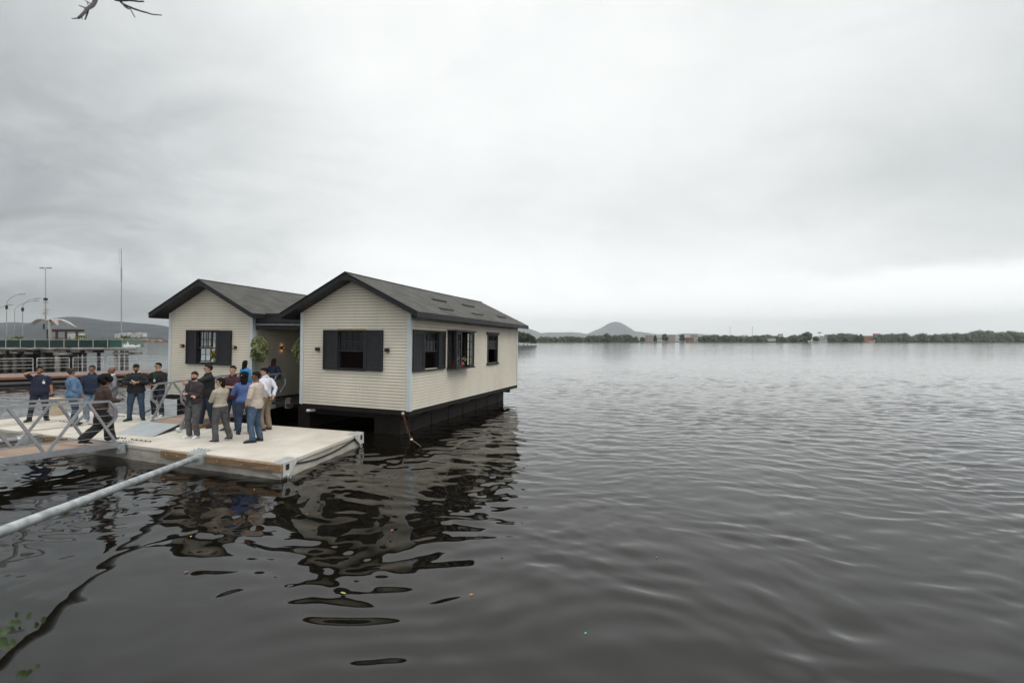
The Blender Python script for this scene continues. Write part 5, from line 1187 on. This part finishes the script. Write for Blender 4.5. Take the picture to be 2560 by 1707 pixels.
    if beard:
        m2 = MB(); m2.M = HM; HI = HM.inverted(); m2.ball((0, -.024, .105), .066, .070, .078, 14, 10); m2.ball((0, -.054, .060), .040, .036, .032)
        m2.ball((0, .0, .092), .063, .062, .045)
        part('beard', m2, HR[beard], .008, .002, 1, lambda c: (lambda q: q.z > .100 or (q.z > .094 and abs(q.x) < .0) or q.y > .012 or (q.z > .072 and q.y > -.02 and abs(q.x) < .05))(HI @ c), 1)
    if glasses:
        m2 = MB(); m2.M = HM
        if glasses == 'sun':
            for s in (1, -1): m2.ball((s * .031, -.094, .141), .026, .006, .017, 10, 6)
        else:
            for s in (1, -1): m2.tube([(s * .031 + .024 * math.cos(u), -.096, .140 + .017 * math.sin(u)) for u in np.linspace(0, 6.283, 11)], .003, 4)
        m2.tube([(-.01, -.097, .146), (.01, -.097, .146)], .003, 4)
        for s in (1, -1): m2.tube([(s * .054, -.090, .146), (s * .076, -.03, .148), (s * .078, .02, .146)], .003, 4)
        part('glasses', m2, M['rubber'])
    # top
    tm = top
    if openj:
        m2 = MB(); m2.loft(rings(.010, .84, 1.475), 18, side=(1, 0, 0)); part('undershirt', m2, openj, .013, .003, 2)
    m2 = MB(); g = .020 if openj else .014; rg = [r for r in rings(g, .84, 1.475)]
    zc = [z for z, _, _ in tr if .84 - .001 <= z <= 1.476]; rg = [r for r, z in zip(rg, zc) if z >= hem - .001]
    if not tuck: rg = [(c, rx + (.016 if z < 1.0 else .006 if z < 1.1 else 0) * k, ry + (.018 if z < 1.0 else .006 if z < 1.1 else 0) * k) for (c, rx, ry), z in zip(rg, [z for z in zc if z >= hem - .001])]
    if tuck: rg[0] = (rg[0][0], rg[0][1] * .93, rg[0][2] * .93)
    m2.loft(rg, 20, side=(1, 0, 0))
    for s in (1, -1):
        e, w = arms[s]; q = 1 + (b - 1) * .5; a = sh[s]; g2 = .014
        L0 = [((a + S((-s * .05, 0, .014))) * k, (.050 * q + g2 * .5) * k, (.056 * q + g2 * .5) * k), ((a + S((0, 0, -.004))) * k, (.054 * q + g2 * .8) * k, (.056 * q + g2 * .8) * k), (a.lerp(e, .55) * k, (.046 * q + g2) * k, (.048 * q + g2) * k)]
        if sleeve == 'long': L0 += [(e * k, (.039 * q + g2) * k, (.040 * q + g2) * k), (e.lerp(w, .5) * k, (.035 * q + g2) * k, (.035 * q + g2) * k), (e.lerp(w, .95) * k, (.030 + g2 * .6) * k, (.029 + g2 * .6) * k)]
        else: L0 += [(a.lerp(e, .82) * k, (.045 * q + g2 * 1.1) * k, (.046 * q + g2 * 1.1) * k)]
        m2.loft(L0, 12)
    cutj = None
    if openj:
        cutj = lambda c: (c.y < (lean[1] * .5 + pel[1]) * k - .02 and abs(c.x - (lean[0] * .6 + pel[0]) * k) < (.022 + .050 * max(0, 1.35 * k - c.z)) * k * (gap or 1) and c.z < 1.46 * k and c.y < -.06 * k and not any((c - w_ * k).length < .12 * k or (c - e_.lerp(w_, .5) * k).length < .12 * k for e_, w_ in arms.values()))
    part('shirt' if not openj else 'jacket', m2, tm, .0115, .0125 if sleeve == 'long' else .0105, sum(map(ord, label)) % 97, cutj, 2)
    if collar:
        m2 = MB(); c0 = B(1.475) + S((0, .012, 0))
        n = 14; vs = []
        for i in range(n + 1):
            a = R(-90 + 24) + (2 * math.pi - R(48)) * i / n; x, y = math.cos(a), math.sin(a); vs += [(c0 + S((x * .062, y * .062, .045 + .01 * y))) * k, (c0 + S((x * .098, y * .092 - .008, -.006 + .018 * y))) * k]
        m2.add(vs, [(2 * i, 2 * i + 2, 2 * i + 3, 2 * i + 1) for i in range(n)]); o = part('collar', m2, collar); sm = o.modifiers.new('s', 'SOLIDIFY'); sm.thickness = .006
    # trousers
    m2 = MB(); r2 = [(c, rx, ry) for c, rx, ry in rings(.010, .84, .97)]; m2.loft([(hip_c, a, c) for hip_c, a, c in r2] + [(r2[-1][0] + S((0, 0, .04 * k)), r2[-1][1] * .95, r2[-1][2] * .95)], 18, side=(1, 0, 0))
    for s in (1, -1):
        kn, an = legs[s]; q = 1 + (b - 1) * .5; g = .012 * leg; wl = 1.0 if not wide else 1.45; a_ = an + (an - kn).normalized() * .035
        m2.loft([((hip[s] + S((0, 0, .05))) * k, (.086 * q + g) * k, (.092 * q + g) * k), (hip[s].lerp(kn, .3) * k, (.084 * q + g) * k, (.088 * q + g) * k), (kn * k, (.060 + g) * wl * k, (.062 + g) * wl * k), (kn.lerp(an, .5) * k, (.054 + g) * wl * k, (.058 + g) * wl * k), (a_ * k, (.048 + g) * wl * 1.02 * k, (.056 + g) * wl * 1.05 * k)], 14)
    part('trousers', m2, pants, .0125, .012, sum(map(ord, label)) % 89 + 5, None, 2)
    # shoes
    for i, s in enumerate((1, -1)):
        kn, an = legs[s]; f = ft[s]; fd = S((math.sin(R(f[2])), -math.cos(R(f[2])), 0)); z0 = an.z - .095; sd = fd.cross(S((0, 0, 1))); tilt = lift[i] > .01
        m2 = MB(); A = an.copy(); A.z = 0; bz = lambda u: z0 + (lift[i] * 0)
        m2.loft([((A - fd * .085 + S((0, 0, z0 + .045))) * k, .026 * k, .034 * k), ((A - fd * .06 + S((0, 0, z0 + .052))) * k, .036 * k, .042 * k), ((A + fd * .0 + S((0, 0, z0 + .058))) * k, .040 * k, .048 * k), ((A + fd * .07 + S((0, 0, z0 + .047 - lift[i] * .35))) * k, .043 * k, .038 * k), ((A + fd * .14 + S((0, 0, z0 + .036 - lift[i] * .75))) * k, .046 * k, .028 * k), ((A + fd * .185 + S((0, 0, z0 + .030 - lift[i]))) * k, .030 * k, .018 * k)], 14, side=sd)
        m2.loft([((an + S((0, 0, -.06))) * k, .042 * k, .045 * k), ((an + S((0, 0, .02 if shoe_kind == 'shoe' else .09))) * k, .043 * k, .046 * k)], 10)
        so = part('shoe', m2, shoes[0], .008, .0, 0, None, 1)
        m2 = MB(); z_ = lambda u: max(.006, z0 + .008 - lift[i] * u)
        prof = [(-.09, .02), (-.075, .036), (0, .038), (.08, .045), (.14, .046), (.19, .028), (.198, .008)]
        top_ = [A + fd * a + sd * c + S((0, 0, z0 + .024 - lift[i] * max(0, a) / .19)) for a, c in prof] + [A + fd * a - sd * c + S((0, 0, z0 + .024 - lift[i] * max(0, a) / .19)) for a, c in prof[::-1]]
        m2.prism([p * k for p in top_], (0, 0, -.024 * k)); sl_ = m2.build('sole', shoes[1], so); 
    t['_k'] = k
    if extra: extra(t, k, HM, part, arms, B)
    del t['_k']
    return t, arms, k
W_ = solid('shoe_white', (.68, .68, .68), .5); BK = solid('shoe_black', (.016, .016, .017), .5); BR = solid('shoe_brown', (.075, .032, .022), .45); SO = solid('sole_white', (.6, .6, .58), .6)
jb = fabric('blue_jeans', (.034, .060, .105), col2=(.017, .032, .060)); jn = fabric('dark_jeans', (.015, .023, .044), col2=(.008, .013, .024)); jl = fabric('light_jeans', (.22, .31, .42), col2=(.15, .22, .32)); jg = fabric('grey_jeans', (.090, .090, .096), col2=(.052, .052, .058))
navy = fabric('navy', (.013, .015, .040)); nav2 = fabric('navy_sweater', (.014, .024, .050)); denim = fabric('denim_jacket', (.11, .19, .31), col2=(.06, .115, .20)); blk = fabric('black', (.011, .011, .013)); gry = fabric('grey_suit', (.17, .17, .185)); wht = fabric('white', (.66, .67, .74), var=.05); crm = fabric('cream', (.62, .57, .48))
brn = fabric('brown_jacket', (.046, .028, .022)); drk = fabric('dark_jacket', (.030, .022, .026)); olv = fabric('olive', (.075, .068, .040)); bei = fabric('beige_top', (.40, .36, .29), var=.08); pnk = fabric('pale_shirt', (.50, .42, .37), var=.08); mar = fabric('maroon', (.045, .012, .018)); blu = fabric('blue_blouse', (.075, .125, .30)); khk = fabric('khaki', (.215, .165, .115)); cya = fabric('cyan_jacket', (.03, .22, .50)); dkn = fabric('dark_navy_jacket', (.014, .026, .058))
def ground(px, py, z=PZ): return at(px, py, z)
def phone(label, t, k, p, rot=(0, 0, 0), col='black', nm='mobile_phone'):
    m2 = MB(); m2.box(-.036, .036, -.005, .005, -.075, .075); q = Matrix.Rotation(t.rotation_euler.z, 4, 'Z'); o = m2.build(nm, M['rubber'] if col == 'black' else M['white'], bevel=.003)
    o.location = Vector(t.location) + (q @ (Vector(p) * k)); o.rotation_euler = (Matrix.Rotation(t.rotation_euler.z, 3, 'Z') @ Matrix.Rotation(R(rot[2]), 3, 'Z') @ Matrix.Rotation(R(rot[1]), 3, 'Y') @ Matrix.Rotation(R(rot[0]), 3, 'X')).to_euler(); return tag(o, label, 'phone')

# 1 man on the phone
def badge(t, k, HM, part, arms, B):
    c = (B(1.24) + Vector((.085, -.152, 0))) * k; m2 = MB(); m2.box(c.x - .03 * k, c.x + .03 * k, c.y - .004, c.y, c.z - .05 * k, c.z + .03 * k); m2.build('badge', M['white'], t)
    m2 = MB(); m2.tube([c + Vector((0, 0, .03)), c + Vector((0, .006, .085))], .012, 6); m2.build('badge_clip', solid('badge_clip_blue', (.25, .3, .5)), t)
t, a, k = person('bearded man in navy short sleeved shirt with a white badge, phoning with one elbow raised', ground(99, 1052), 2, 1.70, 1.18, skin='tan', hair=('short', 'black'), beard='black', top=navy, sleeve='short', hem=.84, pants=jn, shoes=(BK, BK), handR=(-.085, -.09, 1.565), hintR=(-1, 0, -.55), handL=(.27, -.06, .86), footL=(.15, 0, 14), footR=(-.23, .05, -35), head=(-4, 3), extra=badge, curl=.75, lean=(.0, 0))
phone('black phone held at the ear of the man in navy', t, k, (-.080, -.085, 1.63), (10, 8, 80)); phone('black case held low in the left hand of the man on the phone', t, k, (.27, -.12, .80), (60, 50, 20))
# 2 denim jacket
person('grey haired man in a light denim jacket over black, seen from his right side', ground(182, 1063), 98, 1.69, 1.30, skin='tan', hair=('short', 'grey'), top=denim, openj=blk, hem=.84, pants=jb, shoes=(BK, BR), handR=(-.19, -.17, .92), hintR=(-.6, .9, -.4), handL=(.20, -.18, .95), footL=(.10, -.05, 8), footR=(-.12, .03, -8), head=(32, 2), lean=(0, .02), curl=.6)
# 3 navy sweater
person('man with glasses in a navy sweater and pale jeans, standing behind the bald man', ground(230, 1053), -12, 1.74, 1.12, skin='tan', hair=('short', 'grey'), beard=None, glasses='clear', top=nav2, hem=.84, pants=jl, shoes=(W_, SO), handR=(-.25, -.03, .86), handL=(.26, -.02, .88), head=(-8, 2), collar=nav2)
# 4 bald man grey suit
person('bald man in a plain grey suit with white collar, in left profile', ground(279, 1054), -82, 1.69, 1.10, skin='brown', hair=('bald', None), top=gry, hem=.84, pants=gry, shoes=(solid('shoe_grey', (.2, .2, .21)), SO), handL=(.22, -.14, .98), handR=(-.2, -.15, 1.0), head=(-8, 4), collar=wht)
# 5 woman walking off the gangway
t, a, k = person('woman with a black afro and brown jacket striding off the gangway, holding a phone', at(247, 1108, .43), 110, 1.62, 1.12, True, 'brown', ('afro', 'black'), brn, hem=.90, pants=blk, leg=1.4, wide=True, shoes=(BK, SO), handL=(.10, -.42, 1.10), handR=(-.10, -.40, 1.08), hintL=(.6, .6, -1), hintR=(-.6, .6, -1), footL=(.09, -.26, 4), footR=(-.08, .34, -4), lift=(0, .06), lean=(0, -.12), head=(-6, 16), glasses='clear', pel=(0, 0, -.035), curl=.7)
phone('dark phone held out by the woman walking off the gangway', t, k, (.0, -.50, 1.17), (-50, 0, 0))
# 6 black sweater
def watch(t, k, HM, part, arms, B):
    e, w = arms[1]; m2 = MB(); d = (w - e).normalized(); m2.tube([(w - d * .025) * k, (w - d * .005) * k], .034 * k, 12); m2.build('watch', M['bracket'], t)
t, a, k = person('heavy bearded man in black sweater with cream collar, reading a white phone', ground(341, 1050), -6, 1.78, 1.22, skin='tan', hair=('short', 'black'), beard='black', top=blk, hem=.90, pants=jb, shoes=(BK, BK), handL=(.075, -.30, 1.19), handR=(-.10, -.30, 1.19), hintL=(1, .3, -.6), hintR=(-1, .3, -.6), footL=(.15, 0, 16), footR=(-.17, 0, -38), head=(-2, 26), collar=crm, curl=.85, extra=watch)
phone('white phone in both hands of the man in the black sweater', t, k, (-.02, -.36, 1.22), (-55, 0, 90), 'white')
# 7 sunglasses, lanyard
def lany(t, k, HM, part, arms, B):
    c = B(1.47) * k; m2 = MB(); e = (B(1.22) + Vector((-.01, -.145, 0))) * k
    for s in (1, -1): m2.tube([c + Vector((s * .06, .03, .02)) * k, c + Vector((s * .062, -.06, -.005)) * k, (B(1.35) + Vector((s * .035, -.138, 0))) * k, e], .006, 5)
    m2.build('lanyard', solid('lanyard_green', (.02, .16, .09)), t); m2 = MB(); m2.box(e.x - .03, e.x + .03, e.y - .006, e.y, e.z - .08, e.z); m2.build('badge', M['white'], t)
person('man in sunglasses and black sweater with a green lanyard, standing behind the gangway rail', ground(395, 1042), -34, 1.78, 1.02, skin='light', hair=('short', 'black'), beard=None, glasses='sun', top=blk, hem=.84, pants=jn, shoes=(W_, SO), handL=(.06, -.24, 1.06), handR=(-.12, -.26, 1.02), hintL=(1, .5, -.5), hintR=(-1, .5, -.5), head=(-12, 0), extra=lany, curl=.7)
# 8 dark jacket, arms crossed
person('bearded man with crossed arms in dark open jacket, grey jeans and white sneakers', ground(484, 1094), -34, 1.70, 1.0, skin='light', hair=('short', 'dark'), beard='dark', top=drk, openj=olv, hem=.90, pants=jg, shoes=(W_, SO), handL=(-.05, -.185, 1.18), handR=(.08, -.165, 1.12), hintL=(1, .5, -.9), hintR=(-1, .5, -.9), footL=(.11, -.04, 4), footR=(-.11, .0, -30), head=(2, 3), lean=(.0, .03), curl=.6)
# 9 beige woman
person('woman with a dark bob in beige top and grey jeans, seen from behind', ground(551, 1104), -142, 1.58, 1.02, True, 'light', ('bob', 'black'), bei, hem=.97, pants=jg, leg=1.5, wide=False, shoes=(BK, SO), handL=(-.03, -.185, 1.15), handR=(.05, -.165, 1.10), hintL=(1, .1, -.7), hintR=(-1, .1, -.7), footR=(-.24, .05, -4), footL=(.12, -.02, 8), head=(52, 2), glasses='clear')
# 10 big man black shirt
person('big man in black shirt and glasses reaching one hand onto the gangway rail', ground(524, 1068), -74, 1.82, 1.16, skin='light', hair=('short', 'dark'), glasses='clear', top=blk, hem=.84, pants=jn, shoes=(BK, BK), handL=(.12, -.60, 1.27), hintL=(.3, 0, -1), handR=(-.10, -.50, 1.22), hintR=(-.3, 0, -1), footL=(.13, .06, 6), footR=(-.12, -.20, -6), lean=(0, -.04), head=(-6, 0), curl=.7, collar=blk)
# 11 maroon polo
person('man in maroon polo and blue jeans holding his own arm, black striped trainers', ground(582, 1075), -28, 1.80, 1.0, skin='light', hair=('short', 'dark'), top=mar, sleeve='short', hem=.84, pants=jb, shoes=(BK, SO), handR=(-.24, -.10, .93), handL=(-.16, -.20, 1.20), hintL=(1, -.1, -.8), footL=(.12, 0, 10), footR=(-.15, -.03, -24), head=(2, 2), collar=mar, curl=.6)
# 12 blue blouse
def clip(t, k, HM, part, arms, B):
    m2 = MB(); m2.M = HM; m2.ball((.05, .125, .16), .02, .012, .03, 8, 6); part('hair_clip', m2, solid('clip_orange', (.5, .22, .06)))
person('woman with curly black hair in a blue blouse, back to the camera', ground(611, 1084), 178, 1.65, 1.12, True, 'tan', ('curly', 'black'), blu, hem=.90, pants=jb, leg=1.3, shoes=(BK, BK), handL=(.10, -.22, 1.10), handR=(-.10, -.22, 1.10), hintL=(1, .3, -.7), hintR=(-1, .3, -.7), footL=(.14, 0, 12), footR=(-.14, .03, -14), head=(-4, 6), extra=clip)
# 13 pale shirt
person('man in pale pinkish shirt, faded jeans and black boots with hands in his pockets', ground(640, 1104), -122, 1.73, 1.02, skin='brown', hair=('short', 'black'), top=pnk, hem=.84, pants=fabric('faded_jeans', (.070, .115, .19), col2=(.017, .034, .065), vs=3.5), shoes=(BK, BK), shoe_kind='boot', handL=(.17, -.13, .93), handR=(-.17, -.13, .93), hintL=(1, .6, -.2), hintR=(-1, .6, -.2), footL=(.10, -.03, 26), footR=(-.11, .03, -8), head=(34, 3))
# 14 white shirt
person('man in a white shirt and khaki trousers with his hands clasped behind his back', ground(663, 1075), -132, 1.75, 1.06, skin='light', hair=('short', 'black'), top=wht, hem=.90, tuck=True, pants=khk, leg=1.3, shoes=(BR, BR), handL=(.02, .20, .96), handR=(-.06, .21, .94), hintL=(1, .9, 0), hintR=(-1, .9, 0), footL=(.10, 0, 10), footR=(-.11, .03, -14), head=(44, 10), collar=wht, curl=.7)
# 15 cyan jacket woman on the gangway
person('woman with long dark hair in a bright blue jacket, half hidden on the second gangway', Vector((-8.90, 15.20, .63)), 128, 1.57, 1.0, True, 'tan', ('long', 'black'), cya, hem=.84, pants=jn, shoes=(BK, SO), head=(20, 2))
# 16 red hair woman entering
person('woman with long reddish hair and dark blue jacket walking into the passage between the houses', at(683, 1004, .68), 150, 1.55, 1.03, True, 'light', ('long', 'red'), dkn, hem=.84, pants=jl, shoes=(W_, SO), handR=(-.27, .06, .90), handL=(.24, -.12, .92), footL=(.08, -.20, 4), footR=(-.08, .22, -4), lift=(0, .04), lean=(0, -.06), head=(0, 6), pel=(0, 0, -.01))
# onlooker sitting on the pier bench
o_, _, _ = person('person in dark clothes sitting on the bench behind the glass balustrade of the pier', Vector((X(174, 52), 52, PD)), 0, 1.68, 1.05, skin='tan', hair=('short', 'black'), top=blk, hem=.90, pants=jn, shoes=(BK, BK), pel=(0, 0, -.44), footL=(.12, -.42, 5), footR=(-.12, -.42, -5), handL=(.12, -.32, .98), handR=(-.12, -.32, .98)); o_['group'] = 'people sitting on the pier'; del o_['group']
